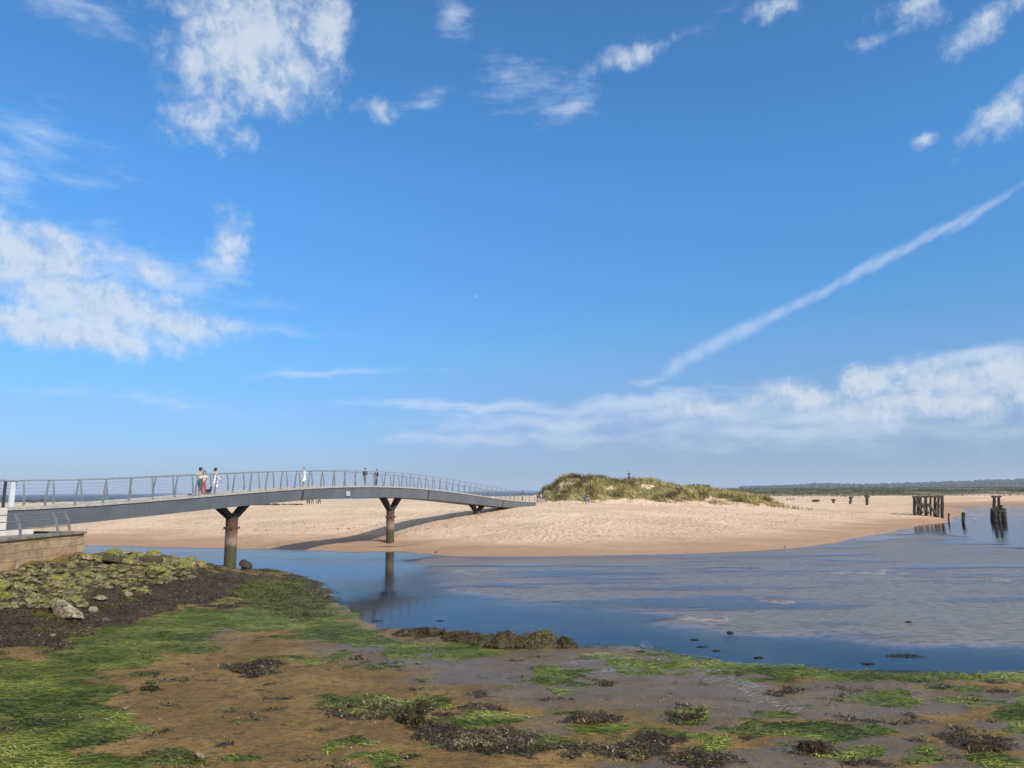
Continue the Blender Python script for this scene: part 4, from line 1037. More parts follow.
ROCKS = [(66, 617, 0.75, 8, pale_m, (0.25, 0.40), 'large pale slanting slab sticking out of the dark seaweed bank', -0.5),
         (101, 600, 0.26, 2, pale_m, (.1, .2), 'pale squarish stone lying at the upper edge of the dark seaweed', 0.2),
         (93, 612, 0.24, 3, pale_m, (0.9, .2), 'small upright white stone right of the slanting slab', 1.1),
         (52, 637, 0.14, 1, pale_m, (.1, .1), 'small pale stone near the lower edge of the dark seaweed bank', 1.1),
         (128, 596, 0.24, 4, pale_m, (.2, .1), 'pale rounded stone where the rubble meets the dark seaweed', 2.0),
         (200, 757, 0.11, 6, pale_m, (0, .2), 'pinkish stone alone on the brown mud at the bottom edge', 0.4),
         (398, 706, 0.08, 4, pale_m, (0, 0), 'small white pebble behind the tall dark seaweed mound', 0.3),
         (125, 709, 0.07, 1, pale_m, (0, 0), 'tiny white stone at the tip of the green weed carpet', 0.3),
         (247, 567.5, 0.62, 4, black_m, (.1, .6), 'dark green rounded boulder standing in water beside the nearest bridge pier', 0.6),
         (112, 563, 0.6, 0, weedrock_m, (.1, .1), 'dark weed topped rock on the crest of the rubble nearest the wall', 0.6),
         (152, 564, 0.6, 3, weedrock_m, (.1, .1), 'dark flat rock on the crest of the rubble furthest from the wall', 0.1)]
for px, py, s, v, m, tl, lab, rz in ROCKS:
    p = g2(px, py)
    if 'boulder' in lab: p[2] -= 0.05
    o = place_rock(RV[v], p, s, rz, tl, 0.15, 'boulder' if 'boulder' in lab else 'rock', m); tag(o, lab, 'rock')

# rock ridge at the water's edge, hung with wrack
def frond_cloud(n, surf, L=(0.08, 0.2), wd=(0.02, 0.05), up=(0.1, 0.8), tone0=0.4, seg=2):
    k = len(surf); idx = RNG.integers(0, k, n); b = surf[idx] + RNG.normal(0, 0.03, (n, 3))
    return ribbons('fronds', b, heading(n), RNG.uniform(*up, n), RNG.uniform(*L, n), RNG.uniform(*wd, n), RNG.uniform(0.2, 0.9, n), None, np.clip(tone0 + RNG.uniform(-0.35, 0.45, n), 0, 1), seg)
def weedy_rock(px, py, size, seed, rz, lab, n, tone):
    p = g2(px, py)
    me = rock_mesh(seed, *size, planes=9)
    _c = np.array([v.co[:] for v in me.vertices]); _d = 1 + 0.55 * fbm(_c[:, 0] * 4 + seed, _c[:, 1] * 4 + _c[:, 2] * 5, 3, seed)
    for v, d in zip(me.vertices, _d): v.co *= d
    for v in me.vertices:
        q = v.co.z / size[2]; f = 1 - 0.62 * max(0, q) + 0.30 * math.sin(v.co.x * 7 + seed) * max(0, q)
        v.co.x *= f; v.co.y *= f
    t = thing('weedy_rock', lab, 'rock', tuple(p), rz)
    o = link('rock_body', me, weedrock_m, t); o.location = (0, 0, size[2] * 0.25)
    co = np.array([v.co[:] for v in me.vertices]); co[:, 2] += size[2] * 0.25; co = co[co[:, 2] > 0.02]
    link('seaweed_cover', frond_cloud(int(n * 2.2), co, L=(.05, .15), wd=(.016, .04), tone0=tone, up=(-0.1, 0.6)), brown_m, t)
weedy_rock(535, 646, (0.85, 0.5, 0.38), 411, 0.3, 'tallest weed draped rock of the ridge at the water edge', 1500, 0.62)
weedy_rock(563, 647, (0.5, 0.4, 0.26), 412, 1.0, 'dark humped rock right of the tallest weed draped rock', 700, 0.3)
weedy_rock(508, 646, (0.95, 0.5, 0.30), 413, 0.1, 'brown weed draped rock adjoining the left side of the tallest one', 1100, 0.5)
weedy_rock(470, 640, (1.0, 0.45, 0.20), 414, -0.2, 'low flat weed draped rock in the middle of the ridge', 900, 0.45)
weedy_rock(420, 634, (0.9, 0.4, 0.18), 415, 0.0, 'low dark weed draped rock at the left end of the ridge', 900, 0.3)

def clump(px, py, rx, ry, h, n, lab, tone, mat=None, group=None, name='seaweed_clump', ring=False):
    n = int(n * 2.6)
    p = g2(px, py)
    q = RNG.uniform(-1, 1, (n * 2, 2)); q = q[np.hypot(q[:, 0], q[:, 1]) < 1][:n]
    ang_ = np.arctan2(q[:, 1], q[:, 0]); rim = 0.62 + 0.9 * fbm(np.cos(ang_) * 1.7 + px, np.sin(ang_) * 1.7 + py, 3, 79)
    q = q * (rim if not ring else (0.75 + 0.25 * np.hypot(q[:, 0], q[:, 1])) / np.maximum(np.hypot(q[:, 0], q[:, 1]), .05))[:, None]
    lobes = 0.55 + 0.9 * (fbm(q[:, 0] * 2 + px, q[:, 1] * 2 + py, 3, 77) + .25)
    hh = h * np.clip(1 - (q ** 2).sum(1), 0, 1) * np.clip(lobes, 0.1, 1.2)
    x, y = q[:, 0] * rx, q[:, 1] * ry
    g = height(p[0] + x, p[1] + y) - p[2]
    if name == 'weed_lump' or ring: g = np.maximum(g, 0.0)
    b = np.stack([x, y, g + hh * RNG.uniform(0.3, 1, len(x))], -1); k = len(b)
    me = ribbons('seaweed_clump', b, heading(k), RNG.uniform(-0.1, 0.6, k), RNG.uniform(0.05, 0.13, k), RNG.uniform(0.016, 0.04, k), RNG.uniform(0.2, 0.8, k), None, np.clip(tone + 0.9 * fbm(x / .25, y / .25, 2, 5) + RNG.uniform(-.3, .35, k), 0, 1), 2)
    # a low core so the clump is a body
    bm = bmesh.new(); bmesh.ops.create_icosphere(bm, subdivisions=3, radius=1.0)
    for v in bm.verts: v.co = Vector((v.co.x * rx * 0.34, v.co.y * ry * 0.34, v.co.z * max(0.03, h * 0.5))) * random.uniform(0.85, 1.1)
    core = bm_mesh(bm, 'clump_core'); set_attr(core, 'rnd', np.full(len(core.vertices), 0.08))
    t = thing(name, lab, 'seaweed', tuple(p), 0, group)
    link('fronds', me, mat or brown_m, t)
    if not ring and name != 'weed_lump': link('matted_core', core, brown_m, t)
    return t
clump(247, 671, 0.75, 0.55, 0.12, 700, 'broad dark seaweed clump lying alone on the open brown mud', 0.35)
clump(150, 689, 0.32, 0.28, 0.10, 260, 'small dark seaweed tuft beside the green weed carpet', 0.3)
clump(166, 681, 0.38, 0.30, 0.08, 260, 'olive seaweed tuft just behind the small dark one', 0.75)
clump(413, 722, 0.42, 0.45, 0.34, 900, 'tall dark seaweed mound standing up from the mud in mid foreground', 0.25)
clump(372, 716, 0.45, 0.35, 0.10, 420, 'grey brown seaweed heap left of the tall dark mound', 0.6)
clump(478, 742, 0.85, 0.45, 0.13, 900, 'long grey seaweed heap right of the tall dark mound', 0.62)
clump(592, 721, 0.55, 0.40, 0.10, 500, 'dark seaweed heap with a tail pointing right on wet mud', 0.4)
clump(635, 757, 0.45, 0.40, 0.14, 500, 'grey seaweed heap at the bottom edge below the wet mud', 0.6)
clump(812, 750, 0.36, 0.34, 0.20, 500, 'dark rounded seaweed mound on green weed at lower right', 0.2)
clump(985, 748, 0.60, 0.40, 0.12, 520, 'dark seaweed heap on the brown mud near the right edge', 0.25)
clump(690, 717, 0.5, 0.26, 0.07, 320, 'thin dark seaweed strip across the wet mud', 0.35)
clump(905, 656, 0.9, 0.5, 0.03, 130, 'elongated dark weed tangle lying in the blue channel at far right', 0.1, name='weed_lump')
for q in ((695, 569, 2.2), (722, 567.5, 1.6), (748, 568, 1.3)): clump(q[0], q[1], q[2], 0.5, 0.02, 60, 'thin dark streak on the wet flats before the sand bar', 0.1, group='dark streaks on the flats', name='weed_lump')  # dark fronds laid out for the ripple lines on the flats
clump(730, 633, 0.34, 0.6, 0.10, 160, 'dark weedy stick at the upper edge of the blue channel', 0.1)
for px, py, s in ((376, 621, .4), (440, 621, .22), (640, 652, .3), (694, 640, .22), (702, 647, .3), (716, 651, .2), (758, 658, .3), (868, 664, .34), (908, 622, .22)):
    clump(px, py, s * 0.9, s * 0.42, 0.03, 34, 'small dark weed lump breaking the shallow channel water', 0.15, group='weed lumps in the shallow channel', name='weed_lump')

# dark rocks far off on the beach, behind the left end of the railing, and the stone line under the bridge
for k, (px, py, s) in enumerate(((19, 502.2, 1.6), (23, 502, 1.3), (29, 502.3, 2.0), (33, 502.6, 1.5), (42, 502.2, 1.7), (50, 501.6, 1.9), (55, 501.5, 1.4))):
    o = place_rock(RV[k % 8], ground_at(px, py, 60, 700), s, k * 1.3, (0, 0), 0.25, 'shore_rock', black_m); tag(o, 'black rock on the far beach seen through the left end of the railing', 'rock', 'black rocks on the far beach')
for k in range(26):
    px = 249 + k * 2.1 + random.uniform(-.6, .6)
    o = place_rock(RV[k % 8], ground_at(px, 505.2 - 0.01 * k + random.uniform(-.25, .25), 60, 700), random.uniform(0.2, 0.5), k * 1.7, (0, 0), 0.2, 'beach_stone', weedrock_m); tag(o, 'dark stone in the line along the beach crest under the bridge', 'stone', 'stones along the beach crest')

# ------------------------------------------------------------------ old timber piles
def _timber():
    m, nt = new_mat('old_timber')
    co = nt.n('ShaderNodeTexCoord').outputs['Object']
    n = nt.noise(nt.mapping(co, sc=(6, 6, 0.8)), 1.5, 5, 0.65)
    c = nt.mix(nt.rng(n, 0.35, 0.65), (0.026, 0.020, 0.016), (0.085, 0.064, 0.045))
    finish(nt, c, 0.9, nt.bump(n, 0.7, 0.05), spec=0.2); return m
timber_m = _timber()
def pile_bm(bm, a, b, r0, r1):
    a, b = Vector(a), Vector(b); n = 7
    add_tube(bm, [a.lerp(b, k / (n - 1)) + Vector((random.uniform(-.03, .03), random.uniform(-.03, .03), 0)) for k in range(n)], [(r0 + (r1 - r0) * k / (n - 1)) * random.uniform(0.88, 1.1) for k in range(n)], 9, jit=0.12)
def tpart(root, name, bm, m=timber_m):
    me = bm_mesh(bm, name); me.transform(Matrix.Translation(-Vector(root.location))); return link(name, me, m, root, False)
D1 = 117.0
def pz_(px, py, d=D1): return Vector(at_depth(px, py, d))
base = pz_(930, 514)
tp = thing('timber_pier', 'remains of a dark timber pier with a row of piles at the sand edge', 'pier', tuple(base))
for px, pb, d, r in ((914.3, 514.5, D1, .24), (917.6, 514, D1 + 3, .22), (920.4, 515, D1, .20), (925.8, 516, D1, .26), (930.4, 517, D1 + 3, .18), (934.8, 518, D1, .24), (938.0, 520, D1 + 3, .18), (942.0, 522, D1, .27)):
    bm = bmesh.new(); b = pz_(px, pb, d); a = pz_(px + random.uniform(-.3, .3), 497.4 - 0.02 * (px - 914), d); b.z -= 0.8
    pile_bm(bm, b, a, r, r * 0.85); tpart(tp, 'pile', bm)
for d, z in ((D1, 497.0), (D1 + 3, 496.9)):
    bm = bmesh.new(); add_beam(bm, pz_(912.6, z, d), pz_(943.2, z - 0.6, d), 0.34, 0.30, bevel=0.03); tpart(tp, 'cap_beam', bm)
for px in (915, 926, 935, 942):
    bm = bmesh.new(); add_beam(bm, pz_(px, 497.9, D1 - .2), pz_(px, 497.9, D1 + 3.2), 0.25, 0.25); tpart(tp, 'cross_beam', bm)
for a, b in (((915, 499), (922.5, 513)), ((920, 502), (928.5, 513.5)), ((928, 504), (938.5, 517)), ((934, 501), (941.5, 507)), ((919, 505), (926, 504))):
    bm = bmesh.new(); add_beam(bm, pz_(*a, D1 - .38), pz_(*b, D1 - .38), 0.22, 0.32); tpart(tp, 'brace', bm)
base = pz_(998, 518)
ts = thing('pier_stump', 'dark stump of the timber pier standing alone in the water at right', 'pier', tuple(base))
for px, pb, ptop, d, r in ((994.2, 520, 497, D1, .26), (998.8, 520, 497, D1 + 1.0, .24), (992.6, 520.5, 508.5, D1, .36), (996.4, 521, 506.5, D1 + .6, .34), (1000.6, 520.5, 505, D1 + .8, .32), (1003.6, 520.5, 508.3, D1, .36), (999, 521, 510, D1 - .6, .34), (995, 521, 511, D1 - .7, .34), (1005, 520, 512, D1 + 1, .26)):
    bm = bmesh.new(); b = pz_(px, pb, d); a = pz_(px, ptop, d); b.z -= .5; pile_bm(bm, b, a, r, r * 0.85); tpart(ts, 'pile', bm)
bm = bmesh.new(); add_beam(bm, pz_(992.3, 496.6), pz_(1000.4, 496.4, D1 + 1), 0.4, 0.30, bevel=0.03); tpart(ts, 'cap_beam', bm)
bm = bmesh.new(); add_beam(bm, pz_(992, 512, D1 - .3), pz_(1004.5, 510.5, D1 - .3), 0.2, 0.3); tpart(ts, 'fender_beam', bm)
def post(px, ytop, ybase, r, lab, cap=0.0, lean=0.0, name='timber_post'):
    p = ground_at(px, ybase, 30, 400); d = float((p - CPOS) @ _F)
    t = thing(name, lab, 'post', tuple(p)); a = Vector(at_depth(px + lean, ytop, d)); b = Vector(p); b.z -= 0.7
    bm = bmesh.new(); pile_bm(bm, b, a, r, r * 0.9); tpart(t, 'shaft', bm)
    if cap:
        bm = bmesh.new(); add_box(bm, a - Vector((0, 0, 0.12)), (cap, r * 2.4, 0.42), Matrix.Rotation(random.uniform(-.1, .1), 3, 'Y'), 0.04); tpart(t, 'cap', bm)
    return t
post(833.5, 499.4, 503.2, 0.26, 'lowest of three dark timber stumps standing on the sand spit', 0.75)
post(849.8, 496.8, 503.8, 0.30, 'middle leaning timber stump of three on the sand spit', 0.6, 1.0)
post(867.0, 495.9, 505.0, 0.32, 'tallest timber stump with a broad head on the sand spit', 0.95)
post(948.5, 513.2, 521.5, 0.14, 'thinner wooden post in the water just right of the timber pier')
post(963.2, 512.2, 523.0, 0.24, 'thicker dark wooden post in the water beyond the spit')
p = ground_at(816, 502, 30, 400); lg = thing('driftwood_log', 'dark driftwood log lying on the sand left of the stumps', 'driftwood', tuple(p))
bm = bmesh.new(); add_tube(bm, [p + np.array(q) for q in ((-.9, 0, .22), (-.3, .05, .3), (.3, 0, .25), (.9, .1, .35))], [.22, .3, .28, .16], 8, jit=.15); tpart(lg, 'trunk', bm)
bm = bmesh.new(); add_tube(bm, [p + np.array(q) for q in ((.2, 0, .3), (.35, .1, .75))], [.12, .06], 6); tpart(lg, 'branch_stub', bm)

# ------------------------------------------------------------------ people
DG = None
def skin_mesh(verts, edges, radii, sub=1, root=0):
    me = bpy.data.meshes.new('sk'); me.from_pydata([tuple(v) for v in verts], edges, [])
    o = bpy.data.objects.new('sk', me); COL.objects.link(o)
    md = o.modifiers.new('Skin', 'SKIN'); md.use_smooth_shade = True; md.branch_smoothing = 0.4
    lay = me.skin_vertices[0].data
    for i, r in enumerate(radii): lay[i].radius = r if hasattr(r, '__len__') else (r, r); lay[i].use_root = (i == root)
    if sub: s = o.modifiers.new('Sub', 'SUBSURF'); s.levels = s.render_levels = sub
    bpy.context.view_layer.update()
    dg = bpy.context.evaluated_depsgraph_get()
    out = bpy.data.meshes.new_from_object(o.evaluated_get(dg), depsgraph=dg)
    bpy.data.objects.remove(o); bpy.data.meshes.remove(me); return out
_cm = {}
def cloth(c, rough=0.85):
    k = (tuple(c), rough)
    if k not in _cm: _cm[k] = flat_mat('cloth', c, tuple(q * 0.8 for q in c), 14, rough, 0.2)
    return _cm[k]
SKIN = flat_mat('skin', (0.50, 0.31, 0.22), (0.44, 0.26, 0.18), 10, 0.6, 0.02)
def person(p, rz, lab, top, bottom, hair, h=1.72, legs='trousers', sleeves=True, stride=0.18, arms=(0.1, -0.1), bend=(0.25, 0.25), hat=None, dress=False, long_hair=False, strap=None, bag=None, sitting=False, group=None, skin=SKIN):
    k = h / 1.74
    t = thing('person', lab, 'person', tuple(p), rz, group)
    V, E, Rr = [], [], []
    def add(v, r, par=None):
        V.append(tuple(q * k for q in v)); Rr.append(tuple(q * k for q in r) if hasattr(r, '__len__') else r * k)
        if par is not None: E.append((par, len(V) - 1))
        return len(V) - 1
    hz = 0.93 if not sitting else 0.16
    pel = add((0, 0, hz), (.125, .10)); bel = add((0, 0, hz + .17), (.115, .09), pel); che = add((0, 0.01, hz + .38), (.135, .10), bel)
    nk = add((0, 0.01, hz + .53), .055, che); hd0 = add((0, 0.03, hz + .61), (.062, .075), nk); hd1 = add((0, 0.025, hz + .70), (.078, .095), hd0); add((0, 0.015, hz + .78), (.06, .07), hd1)
    J = {}
    for s, ar, bn in ((-1, arms[0], bend[0]), (1, arms[1], bend[1])):
        sh = add((s * .165, 0, hz + .46), .052, che)
        a = ar; e = (s * .21, math.sin(a) * .28, hz + .46 - math.cos(a) * .28); el = add(e, .042, sh)
        a2 = a + bn; w_ = (s * .215, e[1] + math.sin(a2) * .25, e[2] - math.cos(a2) * .25); wr = add(w_, .027, el)
        ha = (s * .21, w_[1] + math.sin(a2) * .09, w_[2] - math.cos(a2) * .09); add(ha, (.020, .036), wr)
        J[s] = (sh, e, w_, ha, a2)
    for s, st in ((-1, stride), (1, -stride)):
        if sitting:
            hp = add((s * .085, .06, hz), .08, pel); kn = add((s * .12, .42, hz + .30), .055, hp); an = add((s * .12, .70, .07), .038, kn)
            add((s * .12, .84, .04), .034, an); J[('l', s)] = ((s * .085, .06, hz), (s * .12, .42, hz + .30), (s * .12, .70, .07)); continue
        hp = add((s * .09, 0, hz - .06), .088, pel); kn = add((s * .092, st * .55 + .02, .49), .056, hp); an = add((s * .095, st, .085), .038, kn)
        add((s * .10, st - .03, .04), .034, an); add((s * .105, st + .13, .032), (.036, .026), an)
        J[('l', s)] = ((s * .09, 0, hz - .06), (s * .092, st * .55 + .02, .49), (s * .095, st, .085))
    me = skin_mesh(V, E, Rr, 1)
    # fingers and face on the same body
    bm = bmesh.new(); bm.from_mesh(me)
    for s in (-1, 1):
        sh, e, w_, ha, a2 = J[s]; d = Vector((0, math.sin(a2), -math.cos(a2)))
        for q, L in zip((-.026, -.009, .009, .026), (.062, .076, .080, .068)):
            b = Vector(ha) + Vector((0, math.cos(a2), math.sin(a2))) * q
            add_tube(bm, [b * k, (b + d * (.02 + L * .5)) * k, (b + d * (.02 + L) + Vector((-s * .018, 0, 0))) * k], [.009 * k, .0085 * k, .006 * k], 6)
        b = Vector(ha) - d * .03 + Vector((0, math.cos(a2), math.sin(a2))) * .03
        add_tube(bm, [b * k, (b + Vector((-s * .01, .03, 0)) + d * .03) * k, (b + Vector((-s * .02, .035, 0)) + d * .06) * k], [.011 * k, .010 * k, .007 * k], 6)
    add_tube(bm, [Vector((0, .115, hz + .70)) * k, Vector((0, .148, hz + .662)) * k], [.010 * k, .016 * k], 6)
    for s in (-1, 1): add_tube(bm, [Vector((s * .086, .02, hz + .70)) * k, Vector((s * .09, .0, hz + .66)) * k], [.02 * k, .014 * k], 6, squash=.6)
    bm.to_mesh(me); bm.free(); link('body', me, skin, t)
    bm = bmesh.new()
    for s in (-1, 1):
        r = bmesh.ops.create_uvsphere(bm, u_segments=8, v_segments=6, radius=.011 * k)
        for v in r['verts']: v.co += Vector((s * .033, .112, hz + .70)) * k
    link('eyes', bm_mesh(bm), cloth((.02, .015, .012), .3), t)
    bm = bmesh.new(); add_tube(bm, [Vector((-.025, .118, hz + .632)) * k, Vector((0, .124, hz + .63)) * k, Vector((.025, .118, hz + .632)) * k], [.004 * k, .007 * k, .004 * k], 6); link('mouth', bm_mesh(bm), cloth((.30, .12, .10), .5), t)
    # hair: cap over the skull
    bm = bmesh.new(); r = bmesh.ops.create_uvsphere(bm, u_segments=16, v_segments=12, radius=1)
    for v in r['verts']:
        c = v.co.copy(); dz = -.16 if (long_hair and c.y < .2) else -.02
        f = 0 if c.z > -.1 else 1
        v.co = Vector((c.x * .098, c.y * .115 - .004 + (.0 if c.z > 0 else -.02), c.z * (.105 if c.z > 0 else (.20 if long_hair else .09)) + .72 + hz)) * k
    bmesh.ops.delete(bm, geom=[f for f in bm.faces if f.calc_center_median().y > .05 * k and f.calc_center_median().z < (hz + .745) * k], context='FACES')
    link('hair', bm_mesh(bm), cloth(hair, .6), t)
    if hat:
        bm = bmesh.new(); add_tube(bm, [Vector((0, 0, hz + .745)) * k, Vector((0, 0, hz + .80)) * k, Vector((0, 0, hz + .845)) * k, Vector((0, 0, hz + .865)) * k], [.112 * k, .108 * k, .085 * k, .02 * k], 16)
        add_box(bm, Vector((0, .15, hz + .75)) * k, (.15 * k, .13 * k, .012 * k)); link('cap', bm_mesh(bm), cloth(hat), t)
    # shirt
    V, E, Rr = [], [], []
    a = add((0, 0, hz - (.0 if not dress else .02)), (.150, .122)); b = add((0, 0, hz + .17), (.140, .112), a); c = add((0, .01, hz + .38), (.158, .122), b); add((0, .01, hz + .475), (.085, .075), c)
    for s in (-1, 1):
        sh, e, w_, ha, a2 = J[s]; q = add((s * .165, 0, hz + .46), .070, c); q = add(e, .060, q) if sleeves else add((s * .19, 0, hz + .38), .062, q)
        if sleeves == 'long': add(tuple(.88 * w_[i] + .12 * e[i] for i in range(3)), .044, q)
    link('shirt', skin_mesh(V, E, Rr, 1), cloth(top), t)
    if dress:
        bm = bmesh.new(); prev = None
        for z, rx, ry in ((hz + .14, .135, .105), (hz - .05, .175, .145), (hz - .25, .20, .17), (hz - .42, .225, .20)):
            ring = [bm.verts.new(Vector((rx * math.cos(q) * (1 + .05 * math.sin(5 * q)), ry * math.sin(q), z)) * k) for q in [2 * math.pi * i / 24 for i in range(24)]]
            if prev:
                for i in range(24): bm.faces.new((prev[i], prev[(i + 1) % 24], ring[(i + 1) % 24], ring[i]))
            prev = ring
        link('skirt', bm_mesh(bm), cloth(bottom), t)
    else:
        V, E, Rr = [], [], []
        a = add((0, 0, hz + .05), (.142, .115)); b = add((0, 0, hz - .03), (.145, .118), a)
        for s in (-1, 1):
            hp, kn, an = J[('l', s)]; q = add(hp, .108, b)
            if legs == 'shorts': add(tuple(hp[i] * .25 + kn[i] * .75 for i in range(3)), .090, q)
            else:
                q = add(kn, .078, q); add(tuple(kn[i] * .08 + an[i] * .92 for i in range(3)), .060, q)
        link(legs, skin_mesh(V, E, Rr, 1), cloth(bottom), t)
    if strap:
        bm = bmesh.new(); add_tube(bm, [Vector(q) * k for q in ((-.13, -.02, hz + .5), (-.09, .12, hz + .42), (.03, .14, hz + .25), (.14, .08, hz + .02))], .022 * k, 6, squash=.5); link('bag_strap', bm_mesh(bm), cloth(strap), t)
    if bag:
        bm = bmesh.new(); add_box(bm, Vector((0, -.18, hz + .30)) * k, (.28 * k, .15 * k, .40 * k), bevel=.04 * k); link('backpack', bm_mesh(bm), cloth(bag), t)
    return t
def deck_at(px, off):
    """a spot on the deck in that column of the photo, off metres from the near edge"""
    s, _ = on_bridge(px, 490, off); return bxyz(s, off, ztop(s) + 0.121)
BD = math.atan2(BT[1], BT[0])                     # heading of the bridge; people face +Y, so -pi/2
FWD, BACK = BD - math.pi / 2, BD + math.pi / 2
WHITE, CREAM, TEAL, NAVY, BLACK, BEIGE, RED = (.72, .72, .74), (.62, .58, .46), (.035, .22, .25), (.03, .04, .09), (.02, .02, .024), (.40, .31, .21), (.35, .08, .08)
person(deck_at(199.6, -0.9), FWD + .3, 'person in a dark cap, cream top and teal shorts on the bridge', CREAM, TEAL, (.02, .02, .02), 1.80, 'shorts', True, .16, (.1, .5), (.3, .9), hat=(.02, .02, .05))
person(deck_at(203.6, -0.5), BACK + .6, 'dark haired person in white top and red trousers with arms folded on the bridge', (.55, .45, .40), RED, (.015, .012, .01), 1.64, 'trousers', 'long', .05, (.5, .5), (1.2, 1.2), long_hair=True)
person(deck_at(214.6, -0.8), FWD - .2, 'bare legged person in a long white shirt and dark green cap on the bridge', WHITE, WHITE, (.02, .02, .018), 1.74, 'shorts', 'long', .12, (.0, .2), (.2, .6), hat=(.015, .05, .04), dress=True)
person(deck_at(303.2, -1.0), BACK - .2, 'grey haired person all in white walking over the crown of the bridge', WHITE, WHITE, (.22, .20, .17), 1.72, 'trousers', 'long', .2, (.25, -.25), (.3, .3), dress=True)
person(deck_at(365.0, -1.1), FWD, 'person in a black top and beige trousers on the bridge above the second pier', BLACK, BEIGE, (.10, .09, .08), 1.74, 'trousers', True, .18, bag=(.02, .05, .035))
person(deck_at(376.2, -1.2), BACK, 'person in dark clothes with a white bag strap on the bridge', BLACK, NAVY, (.03, .025, .02), 1.70, 'trousers', 'long', .2, (.3, -.3), strap=WHITE)
person(deck_at(522.6, -1.2), FWD, 'dark haired person in black near the far end of the bridge', BLACK, BEIGE, (.015, .012, .01), 1.72, 'trousers', True)
def on_sand(px, py, *a, **k): return person(ground_at(px, py, 40, 900), *a, **k)
on_sand(535.3, 503.5, .6, 'person in pale pink top just beyond the far bridge end', (.60, .42, .40), (.45, .45, .5), (.2, .15, .1))
on_sand(538.2, 504, -.5, 'person in dark jacket just beyond the far bridge end', (.05, .06, .08), (.45, .38, .33), (.03, .02, .02))
on_sand(541.0, 503, 2.2, 'person in white top and pink trousers beyond the bridge end by the dune', WHITE, (.45, .30, .28), (.1, .07, .05))
on_sand(584.6, 504.2, 1.2, 'person in a long teal dress on the sand before the dune', TEAL, TEAL, (.25, .2, .15), 1.62, dress=True, long_hair=True)
on_sand(587.6, 504.3, 1.0, 'person in dark trousers and navy top beside the teal dress', NAVY, (.06, .14, .16), (.02, .02, .02), 1.78)
on_sand(629.2, 480.4, .4, 'person in dark clothes standing on top of the grassy dune', BLACK, NAVY, (.02, .02, .02))
for q in ((307.5, 504.4, .3, 'person in grey top leftmost of the beach group under the bridge', (.25, .24, .24), BLACK), (309.5, 504.6, -.7, 'person in black second in the beach group under the bridge', BLACK, BLACK),
          (312.5, 504.4, .9, 'person in red top in the middle of the beach group under the bridge', RED, (.12, .1, .1)), (316.8, 504.5, 2.0, 'person in white shirt in the beach group under the bridge', WHITE, (.2, .16, .13)), (319.4, 504.3, 1.1, 'person in brown rightmost of the beach group under the bridge', (.14, .08, .06), BLACK)):
    on_sand(q[0], q[1], q[2], q[3], q[4], q[5], (.04, .03, .02))
on_sand(853.4, 497.6, 1.2, 'left of two walkers in dark clothes far off behind the timber stumps', BLACK, NAVY, (.02, .02, .02))
on_sand(859.4, 497.2, 1.4, 'right of two walkers in dark clothes far off behind the timber stumps', NAVY, BLACK, (.02, .02, .02))
on_sand(841.5, 497.5, 1.2, 'walker in pale top far off leading the dark dog', (.4, .38, .36), BLACK, (.05, .04, .03))

def dog(p, rz, lab, c, s=1.0):
    t = thing('dog', lab, 'dog', tuple(p), rz)
    V = [(0, -.22, .38), (0, 0, .37), (0, .20, .39), (0, .31, .50), (0, .38, .58), (0, .50, .55), (0, -.30, .42), (0, -.42, .52)]
    E = [(0, 1), (1, 2), (2, 3), (3, 4), (4, 5), (0, 6), (6, 7)]; Rr = [.085, .10, .115, .07, .068, .035, .03, .018]
    for x in (-.07, .07):
        V += [(x, .20, .28), (x, .19, .15), (x, .20, .03), (x, .24, .02)]; n = len(V); E += [(2, n - 4), (n - 4, n - 3), (n - 3, n - 2), (n - 2, n - 1)]; Rr += [.055, .033, .025, .024]
        V += [(x, -.20, .30), (x, -.16, .20), (x, -.27, .12), (x, -.24, .03), (x, -.20, .02)]; n = len(V); E += [(0, n - 5), (n - 5, n - 4), (n - 4, n - 3), (n - 3, n - 2), (n - 2, n - 1)]; Rr += [.07, .05, .03, .024, .024]
    me = skin_mesh([tuple(q * s for q in v) for v in V], E, [r * s for r in Rr], 1); link('body', me, cloth(c), t)
    bm = bmesh.new()
    for x in (-.05, .05): add_tube(bm, [Vector((x, .36, .63)) * s, Vector((x * 1.4, .35, .60)) * s, Vector((x * 1.6, .36, .53)) * s], [.02 * s, .03 * s, .012 * s], 6)
    link('ears', bm_mesh(bm), cloth(c), t)
dog(deck_at(208.4, -0.6), FWD + .2, 'small black dog between the walkers on the bridge', (.018, .017, .02), .85)
dog(ground_at(845.5, 497.5, 40, 900), 1.5, 'dark dog far off on the sand behind the timber stumps', (.03, .025, .02), 1.3)

def gull(p, rz, lab, white, dark, group, s=1.0):
    t = thing('gull', lab, 'bird', tuple(p), rz, group)
    V = [(0, -.20, .20), (0, -.08, .20), (0, .08, .22), (0, .15, .29), (0, .18, .36), (0, .26, .355), (-.04, .0, .10), (-.04, .01, .0), (.04, .0, .10), (.04, .01, .0)]
    me = skin_mesh([tuple(q * s for q in v) for v in V], [(0, 1), (1, 2), (2, 3), (3, 4), (4, 5), (1, 6), (6, 7), (1, 8), (8, 9)], [q * s for q in (.035, .08, .085, .05, .048, .012, .012, .010, .012, .010)], 1)
    link('body', me, cloth(white), t)
    bm = bmesh.new()
    for x in (-1, 1): add_tube(bm, [Vector((x * .07, .08, .25)) * s, Vector((x * .085, -.06, .23)) * s, Vector((x * .03, -.30, .22)) * s], [.03 * s, .045 * s, .01 * s], 8)
    link('wings', bm_mesh(bm), cloth(dark), t)
